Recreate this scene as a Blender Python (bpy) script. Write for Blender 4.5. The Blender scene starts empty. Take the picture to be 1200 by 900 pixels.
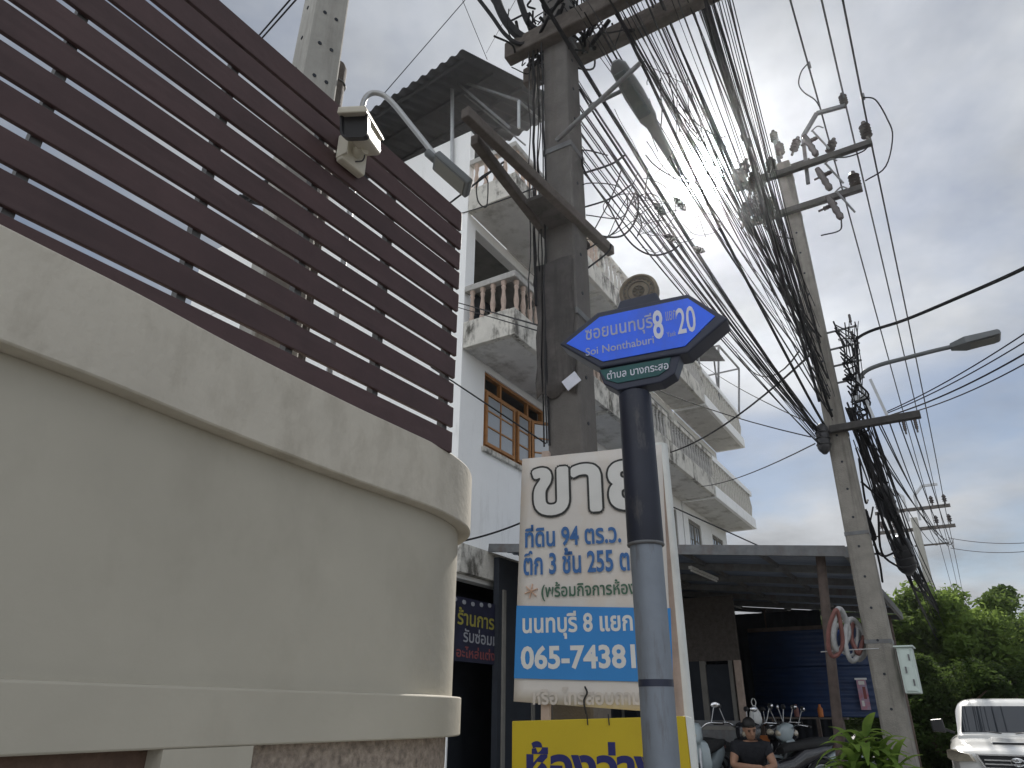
import bpy, bmesh, math, random
import numpy as np
from mathutils import Vector, Matrix
random.seed(7); rng = np.random.default_rng(7)
sc = bpy.context.scene
COL = sc.collection
rad = math.radians
# ------------------------------------------------------------ camera
F, PITCH, ROLL, EYE = 828.0, rad(24.9), rad(.386), 1.55     # focal length in pixels of the 1200 x 900 photograph
cd = bpy.data.cameras.new('camera'); cam = bpy.data.objects.new('camera', cd); COL.objects.link(cam)
cd.sensor_width = 36; cd.lens = F / 1200 * 36; cd.clip_start = .05; cd.clip_end = 2000
cam.matrix_world = Matrix.Translation((0, 0, EYE)) @ Matrix.Rotation(rad(90) + PITCH, 4, 'X') @ Matrix.Rotation(ROLL, 4, 'Z')
sc.camera = cam
sc.render.resolution_x, sc.render.resolution_y = 1024, 768
# ------------------------------------------------------------ sky and sun
SUN_AZ, SUN_EL = rad(19.04), rad(39.9)
SD = Vector((math.sin(SUN_AZ) * math.cos(SUN_EL), math.cos(SUN_AZ) * math.cos(SUN_EL), math.sin(SUN_EL)))
wd = bpy.data.worlds.new('World'); sc.world = wd; wd.use_nodes = True
nt = wd.node_tree; nt.nodes.clear()
def nd(t, **k):
    n = nt.nodes.new(t)
    for a, b in k.items():
        if a.startswith('i_'): n.inputs[int(a[2:])].default_value = b
        else: setattr(n, a, b)
    return n
def math_(op, a, b=None, c=None):
    n = nd('ShaderNodeMath', operation=op)
    for i, x in enumerate((a, b, c)):
        if x is None: continue
        if isinstance(x, (int, float)): n.inputs[i].default_value = x
        else: nt.links.new(x, n.inputs[i])
    return n.outputs[0]
sky = nd('ShaderNodeTexSky', sky_type='NISHITA', sun_disc=False, sun_elevation=SUN_EL, sun_rotation=SUN_AZ, air_density=1.0, dust_density=.35, ozone_density=1.5)
tc = nd('ShaderNodeTexCoord')
sep = nd('ShaderNodeSeparateXYZ'); nt.links.new(tc.outputs['Generated'], sep.inputs[0])
zz = math_('MAXIMUM', sep.outputs[2], 0.0)
den = math_('ADD', zz, .22)
comb = nd('ShaderNodeCombineXYZ')
nt.links.new(math_('DIVIDE', sep.outputs[0], den), comb.inputs[0]); nt.links.new(math_('DIVIDE', sep.outputs[1], den), comb.inputs[1])
comb.inputs[2].default_value = 157.73
n1 = nd('ShaderNodeTexNoise'); n1.inputs['Scale'].default_value = 0.95; n1.inputs['Detail'].default_value = 7; n1.inputs['Roughness'].default_value = .56; n1.inputs['Distortion'].default_value = .25
nt.links.new(comb.outputs[0], n1.inputs['Vector'])
n2 = nd('ShaderNodeTexNoise'); n2.inputs['Scale'].default_value = 1.9; n2.inputs['Detail'].default_value = 6; n2.inputs['Roughness'].default_value = .55
nt.links.new(comb.outputs[0], n2.inputs['Vector'])
dotn = nd('ShaderNodeVectorMath', operation='DOT_PRODUCT'); dotn.inputs[1].default_value = SD
nt.links.new(tc.outputs['Generated'], dotn.inputs[0])
dt = math_('MAXIMUM', dotn.outputs['Value'], 0.0)
# cloud cover: thick haze of cloud, thinner in breaks; cloud scatters sunlight forward, so it brightens towards the sun
cover = nd('ShaderNodeMapRange'); cover.inputs[1].default_value = .41; cover.inputs[2].default_value = .55; cover.inputs[3].default_value = .30; cover.inputs[4].default_value = 1.0
nt.links.new(n1.outputs['Fac'], cover.inputs[0])
shade = nd('ShaderNodeMapRange'); shade.inputs[1].default_value = .34; shade.inputs[2].default_value = .66; shade.inputs[3].default_value = .60; shade.inputs[4].default_value = 1.24
nt.links.new(n2.outputs['Fac'], shade.inputs[0])
glow = math_('ADD', math_('MULTIPLY', math_('POWER', dt, 7.0), .12), math_('MULTIPLY', math_('POWER', dt, 28.0), .26))
core = math_('ADD', math_('MULTIPLY', math_('POWER', dt, 700.0), 1.3), math_('MULTIPLY', math_('POWER', dt, 4500.0), 20.0))
front = nd('ShaderNodeMapRange', interpolation_type='SMOOTHSTEP'); front.inputs[1].default_value = .87; front.inputs[2].default_value = -.35; front.inputs[3].default_value = 0; front.inputs[4].default_value = .80   # extra cloud brightness away from the sun, added to fill the shaded walls
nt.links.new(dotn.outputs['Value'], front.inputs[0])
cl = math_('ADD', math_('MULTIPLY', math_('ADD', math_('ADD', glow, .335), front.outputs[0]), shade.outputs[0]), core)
clc = nd('ShaderNodeMix', data_type='RGBA', blend_type='MULTIPLY'); clc.inputs[0].default_value = 1
clc.inputs[6].default_value = (.965, 1.0, 1.05, 1)
nt.links.new(cl, clc.inputs[7])
skm = nd('ShaderNodeVectorMath', operation='SCALE'); skm.inputs['Scale'].default_value = .058
nt.links.new(sky.outputs[0], skm.inputs[0])
mixc = nd('ShaderNodeMix', data_type='RGBA')
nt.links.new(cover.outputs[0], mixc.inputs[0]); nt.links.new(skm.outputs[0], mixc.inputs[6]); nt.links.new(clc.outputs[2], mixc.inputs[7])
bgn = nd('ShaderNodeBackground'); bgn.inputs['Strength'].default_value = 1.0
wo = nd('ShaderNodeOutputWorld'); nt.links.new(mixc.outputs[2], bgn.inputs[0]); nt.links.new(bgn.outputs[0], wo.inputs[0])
sl = bpy.data.lights.new('sun', 'SUN'); sl.energy = 4.0; sl.angle = rad(1.5); sl.color = (1, .95, .88)
so = bpy.data.objects.new('sun', sl); COL.objects.link(so); so.rotation_euler = SD.to_track_quat('Z', 'Y').to_euler(); so.location = SD * 60
vs = sc.view_settings; vs.view_transform = 'Standard'; vs.look = 'None'; vs.gamma = 1; vs.exposure = 0.40; vs.use_curve_mapping = False
sc.cycles.use_denoising = True
sc.cycles.max_bounces = 8

# ------------------------------------------------------------ pixel rays of the photograph (only give directions; distances come from planes and heights)
def ray(x, y):
    a, b = x - 600, 450 - y
    a, b = a * math.cos(ROLL) - b * math.sin(ROLL), a * math.sin(ROLL) + b * math.cos(ROLL)
    return Vector((a, F * math.cos(PITCH) - b * math.sin(PITCH), F * math.sin(PITCH) + b * math.cos(PITCH)))
EYEV = Vector((0, 0, EYE))
def at_z(x, y, z): d = ray(x, y); return EYEV + d * ((z - EYE) / d.z)
def at_y(x, y, Y): d = ray(x, y); return EYEV + d * (Y / d.y)
class Frame:
    """a vertical frame: local x along, y across, z up"""
    def __init__(s, p, rz):
        s.o = Vector((p[0], p[1], 0)); s.rz = rz; s.ex = Vector((math.cos(rz), math.sin(rz), 0)); s.ey = Vector((-math.sin(rz), math.cos(rz), 0))
    def w(s, x, y, z): return s.o + s.ex * x + s.ey * y + Vector((0, 0, z))
    def loc(s, p): q = p - s.o; return Vector((q.dot(s.ex), q.dot(s.ey), p.z))
    def px(s, x, y, yl=0.0):           # pixel on the plane local y = yl
        d = ray(x, y); k = ((s.o + s.ey * yl) - EYEV).dot(s.ey) / d.dot(s.ey); return s.loc(EYEV + d * k)
    def pxu(s, x, y, xl=0.0):          # pixel on the plane local x = xl
        d = ray(x, y); k = ((s.o + s.ex * xl) - EYEV).dot(s.ex) / d.dot(s.ex); return s.loc(EYEV + d * k)
STREET = rad(58.5)                      # street direction (local x) in the world
BF = Frame((-.87, 10.9), STREET)        # row of shophouses: x along the street, y into the house
def W(u, v, z): return BF.w(u, -v, z)   # v: out from the facade towards the road
def pv(x, y, v): return BF.w(*BF.px(x, y, -v))
def pu(x, y, u): return BF.w(*BF.pxu(x, y, u))

# ------------------------------------------------------------ materials
def mat(name, col, rough=.7, var=.15, scale=8, bump=0, bscale=60, metal=0, stain=None, stain_amt=0, stain_scale=(3, 3, .5), col2=None, spec=.4, trans=0, coat=0, coords='Object', thr=(.5, .68)):
    m = bpy.data.materials.new(name); m.use_nodes = True
    t = m.node_tree; bs = t.nodes['Principled BSDF']; L = t.links.new
    bs.inputs['Roughness'].default_value = rough; bs.inputs['Metallic'].default_value = metal
    bs.inputs['Specular IOR Level'].default_value = spec; bs.inputs['Coat Weight'].default_value = coat
    if trans: bs.inputs['Transmission Weight'].default_value = trans
    c = (*col, 1)
    co = t.nodes.new('ShaderNodeTexCoord')
    n = t.nodes.new('ShaderNodeTexNoise'); n.inputs['Scale'].default_value = scale; n.inputs['Detail'].default_value = 6; n.inputs['Roughness'].default_value = .6
    L(co.outputs[coords], n.inputs['Vector'])
    r = t.nodes.new('ShaderNodeValToRGB')
    lo = col2 if col2 else tuple(x * (1 - var) for x in col); hi = col if col2 else tuple(min(1, x * (1 + var)) for x in col)
    r.color_ramp.elements[0].position = .3; r.color_ramp.elements[1].position = .72
    r.color_ramp.elements[0].color = (*lo, 1); r.color_ramp.elements[1].color = (*hi, 1)
    L(n.outputs['Fac'], r.inputs[0]); out = r.outputs[0]
    if stain:
        mp = t.nodes.new('ShaderNodeMapping'); mp.inputs['Scale'].default_value = stain_scale; L(co.outputs[coords], mp.inputs[0])
        n3 = t.nodes.new('ShaderNodeTexNoise'); n3.inputs['Scale'].default_value = 1; n3.inputs['Detail'].default_value = 9; n3.inputs['Roughness'].default_value = .68; L(mp.outputs[0], n3.inputs['Vector'])
        mr = t.nodes.new('ShaderNodeMapRange'); mr.inputs[1].default_value = thr[0]; mr.inputs[2].default_value = thr[1]; mr.inputs[4].default_value = stain_amt; L(n3.outputs['Fac'], mr.inputs[0])
        mx = t.nodes.new('ShaderNodeMix'); mx.data_type = 'RGBA'; mx.inputs[7].default_value = (*stain, 1); L(mr.outputs[0], mx.inputs[0]); L(out, mx.inputs[6]); out = mx.outputs[2]
    L(out, bs.inputs['Base Color'])
    if bump:
        b = t.nodes.new('ShaderNodeBump'); b.inputs['Strength'].default_value = bump; b.inputs['Distance'].default_value = .02
        n4 = t.nodes.new('ShaderNodeTexNoise'); n4.inputs['Scale'].default_value = bscale; n4.inputs['Detail'].default_value = 5; L(co.outputs[coords], n4.inputs['Vector'])
        L(n4.outputs['Fac'], b.inputs['Height']); L(b.outputs[0], bs.inputs['Normal'])
    return m
def leafmat(name, a, b, scale):
    m = mat(name, a, .8, col2=b, scale=scale, spec=.12); t = m.node_tree; bs = t.nodes['Principled BSDF']
    tr = t.nodes.new('ShaderNodeBsdfTranslucent'); mx = t.nodes.new('ShaderNodeMixShader'); mx.inputs[0].default_value = .42
    hs = t.nodes.new('ShaderNodeHueSaturation'); hs.inputs['Value'].default_value = 2.0; hs.inputs['Hue'].default_value = .485
    src = bs.inputs['Base Color'].links[0].from_socket
    t.links.new(src, hs.inputs['Color']); t.links.new(hs.outputs[0], tr.inputs[0])
    t.links.new(bs.outputs[0], mx.inputs[1]); t.links.new(tr.outputs[0], mx.inputs[2]); t.links.new(mx.outputs[0], t.nodes['Material Output'].inputs[0])
    return m
def glassmat(name, col, rough=.05):
    m = bpy.data.materials.new(name); m.use_nodes = True; bs = m.node_tree.nodes['Principled BSDF']
    bs.inputs['Base Color'].default_value = (*col, 1); bs.inputs['Roughness'].default_value = rough; bs.inputs['Specular IOR Level'].default_value = .9; bs.inputs['Coat Weight'].default_value = .5
    return m
M = dict(
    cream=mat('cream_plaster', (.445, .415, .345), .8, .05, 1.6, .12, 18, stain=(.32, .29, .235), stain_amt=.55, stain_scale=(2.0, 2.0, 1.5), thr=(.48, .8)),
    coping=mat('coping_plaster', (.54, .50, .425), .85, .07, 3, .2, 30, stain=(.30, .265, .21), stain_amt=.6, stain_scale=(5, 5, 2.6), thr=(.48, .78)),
    stone=mat('rough_stone', (.36, .30, .25), .9, .45, 28, 1.0, 45),
    brown=mat('brown_panel', (.12, .075, .055), .8, .2, 12, .4, 40),
    slat=mat('brown_slat', (.064, .035, .035), .55, .18, 3, .15, 25, stain=(.10, .062, .06), stain_amt=.35, stain_scale=(1.5, 6, 14)),
    slat_post=mat('fence_post_paint', (.10, .10, .10), .6),
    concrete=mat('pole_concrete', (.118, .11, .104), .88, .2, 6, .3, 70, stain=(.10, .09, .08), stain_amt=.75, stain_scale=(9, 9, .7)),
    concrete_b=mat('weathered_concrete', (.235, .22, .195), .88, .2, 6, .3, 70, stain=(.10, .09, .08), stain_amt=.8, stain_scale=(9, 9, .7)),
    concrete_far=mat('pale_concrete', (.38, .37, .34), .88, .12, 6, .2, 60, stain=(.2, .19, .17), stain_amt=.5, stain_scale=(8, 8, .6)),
    paint=mat('white_house_paint', (.90, .905, .90), .8, .02, 2.5, .1, 25, stain=(.42, .41, .38), stain_amt=.6, stain_scale=(3.0, 3.0, .6), thr=(.56, .82)),
    paint_old=mat('weathered_paint', (.60, .58, .53), .88, .12, 4, .3, 30, stain=(.07, .065, .055), stain_amt=.92, stain_scale=(3.2, 3.2, 1.6), thr=(.5, .64)),
    paint_grey=mat('grey_render', (.42, .41, .39), .88, .12, 4, .2, 30, stain=(.14, .13, .12), stain_amt=.7, stain_scale=(2.6, 2.6, 1.2)),
    soffit=mat('soffit_paint', (.62, .61, .59), .85, .1, 3, stain=(.18, .16, .13), stain_amt=.6, stain_scale=(2.5, 2.5, 2.5)),
    terracotta=mat('faded_terracotta', (.46, .36, .30), .85, .15, 7, .2, 40, stain=(.2, .17, .15), stain_amt=.5, stain_scale=(6, 6, 3)),
    wood=mat('window_wood', (.36, .17, .06), .6, .2, 9, .1, 60),
    oldwood=mat('old_timber', (.105, .09, .08), .85, .25, 14, .3, 50, stain=(.06, .05, .045), stain_amt=.6, stain_scale=(8, 2, 8)),
    dark=mat('interior_shade', (.03, .035, .045), .9, .2, 3),  # near-black colour carries the shade of unlit rooms, yard and holes
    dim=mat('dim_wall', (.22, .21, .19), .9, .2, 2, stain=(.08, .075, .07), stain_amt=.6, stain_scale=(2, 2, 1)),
    roofsheet=mat('old_corrugated_sheet', (.06, .062, .068), .85, .25, 4, stain=(.035, .03, .028), stain_amt=.7, stain_scale=(2, 2, 2)),
    canopy=mat('canopy_sheet', (.17, .21, .28), .6, .12, 2, stain=(.09, .08, .075), stain_amt=.5, stain_scale=(1, 1, 1)),
    steel=mat('galvanised_steel', (.42, .43, .44), .45, .12, 14, metal=.6),
    steel_dull=mat('dull_steel', (.15, .155, .16), .6, .2, 10, metal=.3, stain=(.12, .08, .06), stain_amt=.5, stain_scale=(5, 5, 2)),
    darksteel=mat('dark_weathered_arm', (.055, .052, .05), .8, .25, 12),
    rust=mat('rusty_steel', (.095, .072, .062), .8, .3, 9, stain=(.06, .04, .035), stain_amt=.6, stain_scale=(5, 5, 2)),
    white_pipe=mat('white_pipe', (.62, .64, .62), .5, .08, 6, stain=(.3, .29, .27), stain_amt=.45, stain_scale=(6, 6, 1)),
    black=mat('black_cable', (.022, .022, .024), .85, .2, 20, spec=.15),
    greycable=mat('grey_cable', (.05, .05, .054), .85, .2, 20, spec=.15),
    plastic=mat('black_plastic', (.03, .03, .033), .4, .15, 12),
    sheet=mat('dark_wrap', (.075, .068, .065), .75, .35, 9, .3, 30, stain=(.03, .028, .027), stain_amt=.8, stain_scale=(9, 9, 1)),
    porcelain=mat('brown_insulator', (.055, .042, .04), .25, .2, 10, spec=.6),
    cctv=mat('cream_plastic', (.66, .62, .52), .4, .06, 8, stain=(.42, .36, .26), stain_amt=.4, stain_scale=(9, 9, 5)),
    lens=glassmat('dark_lens', (.012, .013, .03), .08),
    lampgrey=mat('lamp_grey', (.12, .13, .135), .45, .1, 8),
    lampgreen=mat('lamp_cover', (.06, .08, .08), .35, .15, 8, stain=(.16, .17, .16), stain_amt=.5, stain_scale=(4, 4, 4)),
    lampglass=glassmat('lamp_glass', (.12, .12, .10), .5),
    blue=mat('sign_blue', (.025, .14, .95), .4, .06, 5, stain=(.06, .10, .36), stain_amt=.35, stain_scale=(5, 5, 3)),
    signframe=mat('sign_frame', (.022, .027, .05), .45, .15, 9),
    green=mat('sign_green', (.006, .075, .075), .45, .15, 6),
    letter=mat('white_lettering', (.62, .64, .72), .5, .08, 20),
    letter_dim=mat('faded_lettering', (.36, .40, .56), .5, .15, 30),
    seal=mat('seal_relief', (.11, .10, .085), .6, .3, 25, stain=(.28, .25, .18), stain_amt=.5, stain_scale=(14, 14, 14)),
    medal=mat('medallion_bronze', (.15, .125, .09), .6, .3, 18),
    post=mat('post_galvanised', (.20, .225, .26), .55, .1, 10, metal=.25, stain=(.10, .085, .075), stain_amt=.75, stain_scale=(14, 14, 2.2), thr=(.52, .66)),
    sleeve=mat('post_sleeve', (.014, .017, .03), .5, .2, 7, stain=(.075, .07, .07), stain_amt=.75, stain_scale=(16, 16, 5), thr=(.55, .66)),
    vinyl=mat('sale_vinyl', (.64, .60, .555), .55, .06, 2, stain=(.60, .46, .33), stain_amt=.5, stain_scale=(2.5, 2.5, 1.6), thr=(.48, .7)),
    vinyl_blue=mat('vinyl_blue', (.03, .22, .55), .5, .05, 3),
    ink_blue=mat('ink_blue', (.035, .13, .34), .5, .1, 20),
    ink_black=mat('ink_black', (.022, .022, .02), .5),
    ink_white=mat('ink_white', (.66, .65, .62), .5, .04),
    ink_green=mat('ink_green', (.05, .12, .075), .5),
    ink_orange=mat('ink_orange', (.62, .40, .28), .5),
    ink_pale=mat('ink_pale', (.55, .50, .45), .5),
    yellow=mat('yellow_board', (.50, .37, .006), .45, .06, 3, stain=(.42, .27, .01), stain_amt=.4, stain_scale=(2, 2, 2)),
    ink_navy=mat('ink_navy', (.012, .014, .11), .5),
    shop_banner=mat('shop_banner_vinyl', (.018, .02, .045), .5, .3, 5),
    ink_yellow=mat('ink_yellow', (.30, .27, .05), .5),
    ink_grey=mat('ink_grey', (.30, .31, .34), .5),
    ink_red=mat('ink_red', (.22, .06, .06), .5),
    blue_sheet=mat('blue_corrugated', (.012, .03, .085), .5, .2, 3, stain=(.02, .025, .06), stain_amt=.6, stain_scale=(2, 2, 2)),
    cabinet=mat('cabinet_paint', (.52, .60, .56), .5, .05, 5, stain=(.3, .33, .3), stain_amt=.4, stain_scale=(8, 8, 2)),
    car_white=mat('car_paint', (.74, .74, .72), .25, .02, 3, coat=.7),
    carglass=glassmat('car_glass', (.02, .025, .032), .03),
    chrome=mat('chrome', (.62, .62, .63), .15, .03, 5, metal=1),
    headlamp=mat('headlamp_lens', (.50, .44, .34), .15, .2, 14, spec=.8, coat=.8),
    rubber=mat('rubber', (.025, .025, .026), .8, .2, 20),
    grille=mat('grille_black', (.02, .02, .022), .5),
    bikegrey=mat('bike_silver', (.34, .40, .42), .3, .05, 6, coat=.5),
    bikeblack=mat('bike_black', (.018, .018, .022), .25, .1, 6, coat=.6),
    skin=mat('skin', (.36, .20, .13), .6, .08, 12),
    hair=mat('hair', (.012, .011, .011), .6, .3, 60),
    shirt=mat('dark_shirt', (.016, .017, .022), .85, .25, 20, .3, 60),
    trousers=mat('dark_trousers', (.03, .035, .05), .85, .2, 20),
    bag=mat('white_bag', (.72, .72, .70), .5, .06, 9),
    orange=mat('orange_box', (.42, .13, .03), .6, .15, 9),
    hose_white=mat('hose_white', (.34, .34, .34), .6, .25, 12),
    hose_red=mat('hose_red', (.17, .07, .06), .6, .25, 16),
    hose_blue=mat('hose_blue', (.05, .10, .3), .6),
    poster=mat('poster_paper', (.30, .38, .5), .6, .2, 7, col2=(.5, .10, .12)),
    asphalt=mat('asphalt', (.085, .085, .085), .9, .25, 5, .4, 150),
    paving=mat('paving', (.33, .32, .30), .9, .15, 3, .3, 60),
    shade_floor=mat('shade_dark_floor', (.06, .06, .06), .8, .3, 3),  # floor colour darkened to keep the yard under the canopy in shade
    soil=mat('soil', (.13, .115, .09), .95, .3, 2, .3, 30),
    bark=mat('bark', (.10, .075, .055), .9, .3, 12, .5, 30),
    leaf_a=leafmat('leaf_light', (.145, .22, .05), (.035, .062, .017), .55),
    leaf_b=leafmat('leaf_dark', (.05, .08, .02), (.018, .036, .01), 1.2),
    leaf_p=leafmat('leaf_plant', (.18, .27, .055), (.065, .125, .028), 6),
    clay=mat('clay_pot', (.30, .16, .10), .8, .2, 9),
    tile_roof=mat('tile_roof', (.36, .17, .10), .8, .25, 12),
    window_glass=glassmat('window_glass', (.30, .33, .36), .12),
)

def vary(m, lo, hi):          # each board its own shade
    t = m.node_tree; bs = t.nodes['Principled BSDF']; src = bs.inputs['Base Color'].links[0].from_socket
    oi = t.nodes.new('ShaderNodeObjectInfo'); mr = t.nodes.new('ShaderNodeMapRange'); mr.inputs[3].default_value = lo; mr.inputs[4].default_value = hi; t.links.new(oi.outputs['Random'], mr.inputs[0])
    hs = t.nodes.new('ShaderNodeHueSaturation'); t.links.new(mr.outputs[0], hs.inputs['Value']); t.links.new(src, hs.inputs['Color']); t.links.new(hs.outputs[0], bs.inputs['Base Color'])
vary(M['slat'], .90, 1.13); vary(M['black'], .6, 1.9); vary(M['greycable'], .6, 1.7)
# ------------------------------------------------------------ mesh helpers
class MB:
    def __init__(s): s.v = []; s.f = []
    def add(s, vs, fs):
        k = len(s.v); s.v += [tuple(x) for x in vs]; s.f += [tuple(i + k for i in q) for q in fs]; return s
    def box(s, a, b, mtx=None):
        (x0, y0, z0), (x1, y1, z1) = a, b
        x0, x1 = min(x0, x1), max(x0, x1); y0, y1 = min(y0, y1), max(y0, y1); z0, z1 = min(z0, z1), max(z0, z1)
        vs = [Vector(p) for p in ((x0, y0, z0), (x1, y0, z0), (x1, y1, z0), (x0, y1, z0), (x0, y0, z1), (x1, y0, z1), (x1, y1, z1), (x0, y1, z1))]
        if mtx: vs = [mtx @ p for p in vs]
        return s.add(vs, [(0, 3, 2, 1), (4, 5, 6, 7), (0, 1, 5, 4), (1, 2, 6, 5), (2, 3, 7, 6), (3, 0, 4, 7)])
    def bar(s, p, q, w, h, up=(0, 0, 1)):
        p, q = Vector(p), Vector(q); d = (q - p).normalized(); a = d.cross(Vector(up))
        if a.length < 1e-4: a = d.cross(Vector((1, 0, 0)))
        a.normalize(); b = a.cross(d)
        vs = [c + a * (w / 2 * i) + b * (h / 2 * j) for c in (p, q) for i, j in ((-1, -1), (1, -1), (1, 1), (-1, 1))]
        return s.add(vs, [(3, 2, 1, 0), (4, 5, 6, 7), (0, 1, 5, 4), (1, 2, 6, 5), (2, 3, 7, 6), (3, 0, 4, 7)])
    def tube(s, path, r, n=8, cap=True):
        P = [Vector(p) for p in path]; m = len(P)
        R = r if isinstance(r, (list, tuple)) else [r] * m
        t0 = (P[1] - P[0]).normalized(); a = t0.orthogonal().normalized(); rings = []
        for i, p in enumerate(P):
            t = (P[min(i + 1, m - 1)] - P[max(i - 1, 0)])
            t = t.normalized() if t.length > 1e-9 else t0
            a = (a - t * a.dot(t)); a = a.normalized() if a.length > 1e-6 else t.orthogonal().normalized()
            b = t.cross(a); rings.append([p + (a * math.cos(2 * math.pi * j / n) + b * math.sin(2 * math.pi * j / n)) * R[i] for j in range(n)])
        return s.loft(rings, cap)
    def loft(s, rings, cap=True, closed=True):
        n = len(rings[0]); vs = [p for r_ in rings for p in r_]; fs = []
        for i in range(len(rings) - 1):
            for j in range(n if closed else n - 1):
                k = (j + 1) % n; fs.append((i * n + j, i * n + k, (i + 1) * n + k, (i + 1) * n + j))
        if cap: fs.append(tuple(range(n - 1, -1, -1))); fs.append(tuple((len(rings) - 1) * n + j for j in range(n)))
        return s.add(vs, fs)
    def lathe(s, prof, n=12, mtx=None, cap=True):
        rings = [[Vector((r_ * math.cos(2 * math.pi * j / n), r_ * math.sin(2 * math.pi * j / n), z)) for j in range(n)] for r_, z in prof]
        if mtx: rings = [[mtx @ p for p in q] for q in rings]
        return s.loft(rings, cap)
    def prism(s, poly, y0, y1, mtx=None):       # polygon in x,z extruded along y
        n = len(poly); vs = [Vector((x, y0, z)) for x, z in poly] + [Vector((x, y1, z)) for x, z in poly]
        if mtx: vs = [mtx @ p for p in vs]
        return s.add(vs, [tuple(range(n)), tuple(range(2 * n - 1, n - 1, -1))] + [(j, j + n, (j + 1) % n + n, (j + 1) % n) for j in range(n)])
    def ball(s, c, r, n=12, m=8, mtx=None):
        r = r if isinstance(r, (tuple, list)) else (r, r, r); c = Vector(c); rings = []
        for i in range(1, m):
            a = math.pi * i / m; rings.append([c + Vector((r[0] * math.sin(a) * math.cos(2 * math.pi * j / n), r[1] * math.sin(a) * math.sin(2 * math.pi * j / n), -r[2] * math.cos(a))) for j in range(n)])
        if mtx: rings = [[mtx @ p for p in q] for q in rings]
        return s.loft(rings, True)
    def torus(s, c, R, r, ax='z', n=20, m=8, mtx=None):
        c = Vector(c); rings = []
        for i in range(n):
            a = 2 * math.pi * i / n; q = []
            for j in range(m):
                b = 2 * math.pi * j / m; x, y, z = (R + r * math.cos(b)) * math.cos(a), (R + r * math.cos(b)) * math.sin(a), r * math.sin(b)
                p = Vector((x, y, z)) if ax == 'z' else Vector((x, z, y)) if ax == 'y' else Vector((z, x, y)); q.append(c + p)
            rings.append(q)
        if mtx: rings = [[mtx @ p for p in q] for q in rings]
        rings.append(rings[0]); return s.loft(rings, False)
    def mesh(s, name, m, smooth=None):
        me = bpy.data.meshes.new(name); me.from_pydata(s.v, [], s.f); me.materials.append(M[m] if isinstance(m, str) else m)
        if smooth:
            me.polygons.foreach_set('use_smooth', [True] * len(me.polygons)); me.set_sharp_from_angle(angle=rad(smooth))
        me.update(); return me
    def build(s, name, m, parent=None, smooth=None, bevel=0, label=None, cat=None, group=None, kind=None, solid=0):
        if parent is None and s.v:            # put the origin at the base
            a = np.array([tuple(p) for p in s.v]); c = (a.min(0) + a.max(0)) / 2; c[2] = a[:, 2].min()
            s.v = [(p[0] - c[0], p[1] - c[1], p[2] - c[2]) for p in s.v]
        bm = bmesh.new(); me = s.mesh(name, m, None); bm.from_mesh(me); bmesh.ops.recalc_face_normals(bm, faces=bm.faces); bm.to_mesh(me); bm.free()
        if smooth: me.polygons.foreach_set('use_smooth', [True] * len(me.polygons)); me.set_sharp_from_angle(angle=rad(smooth))
        o = bpy.data.objects.new(name, me); COL.objects.link(o)
        if parent is not None: o.parent = parent
        elif s.v: o.location = c
        if bevel:
            md = o.modifiers.new('bevel', 'BEVEL'); md.width = bevel; md.segments = 2; md.limit_method = 'ANGLE'
        if solid:
            md = o.modifiers.new('solid', 'SOLIDIFY'); md.thickness = solid; md.offset = 0
        tag(o, label, cat, group, kind); return o
def tag(o, label=None, cat=None, group=None, kind=None):
    for k, x in (('label', label), ('category', cat), ('group', group), ('kind', kind)):
        if x: o[k] = x
    return o
def thing(name, label, cat, loc=(0, 0, 0), rz=0, group=None):
    o = bpy.data.objects.new(name, None); COL.objects.link(o); o.location = loc; o.rotation_euler = (0, 0, rz); o.empty_display_size = .2
    return tag(o, label, cat, group)
def copy_tree(o, parent=None):
    c = o.copy(); COL.objects.link(c)
    if parent is not None: c.parent = parent
    for ch in o.children: copy_tree(ch, c)
    return c
def inst(name, me, parent, loc=(0, 0, 0), rot=(0, 0, 0), scale=(1, 1, 1)):
    o = bpy.data.objects.new(name, me); COL.objects.link(o); o.parent = parent; o.location = loc; o.rotation_euler = rot; o.scale = scale; return o
def T(x, y, z): return Matrix.Translation((x, y, z))
def RX(a): return Matrix.Rotation(a, 4, 'X')
def RY(a): return Matrix.Rotation(a, 4, 'Y')
def RZ(a): return Matrix.Rotation(a, 4, 'Z')
def text_pts(s, bold=0.0, res=3):
    cu = bpy.data.curves.new('t', 'FONT'); cu.body = s; cu.size = 1; cu.resolution_u = res; cu.offset = bold
    o = bpy.data.objects.new('t', cu); COL.objects.link(o)
    dg = bpy.context.evaluated_depsgraph_get(); me = bpy.data.meshes.new_from_object(o.evaluated_get(dg))
    v = [tuple(p.co) for p in me.vertices]; f = [tuple(p.vertices) for p in me.polygons]
    bpy.data.objects.remove(o); bpy.data.curves.remove(cu); bpy.data.meshes.remove(me); return v, f
def thick_lettering(s, m, parent, x0, x1, z0, z1, y, rad_, name='lettering', n=12):
    """heavy lettering: copies of the glyphs spread round a circle, each a hair in front of the last"""
    v, f = text_pts(s, 0.0); a = np.array(v); lo, hi = a.min(0), a.max(0); mb = MB()
    for k in range(n + 1):
        ox, oz = (0, 0) if k == n else (rad_ * math.cos(2 * math.pi * k / n), rad_ * math.sin(2 * math.pi * k / n))
        mb.add([(x0 + (p[0] - lo[0]) / (hi[0] - lo[0]) * (x1 - x0) + ox, y - .00012 * k, z0 + (p[1] - lo[1]) / (hi[1] - lo[1]) * (z1 - z0) + oz) for p in v], f)
    me = mb.mesh(name, m); o = bpy.data.objects.new(name, me); COL.objects.link(o); o.parent = parent; return o
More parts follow.
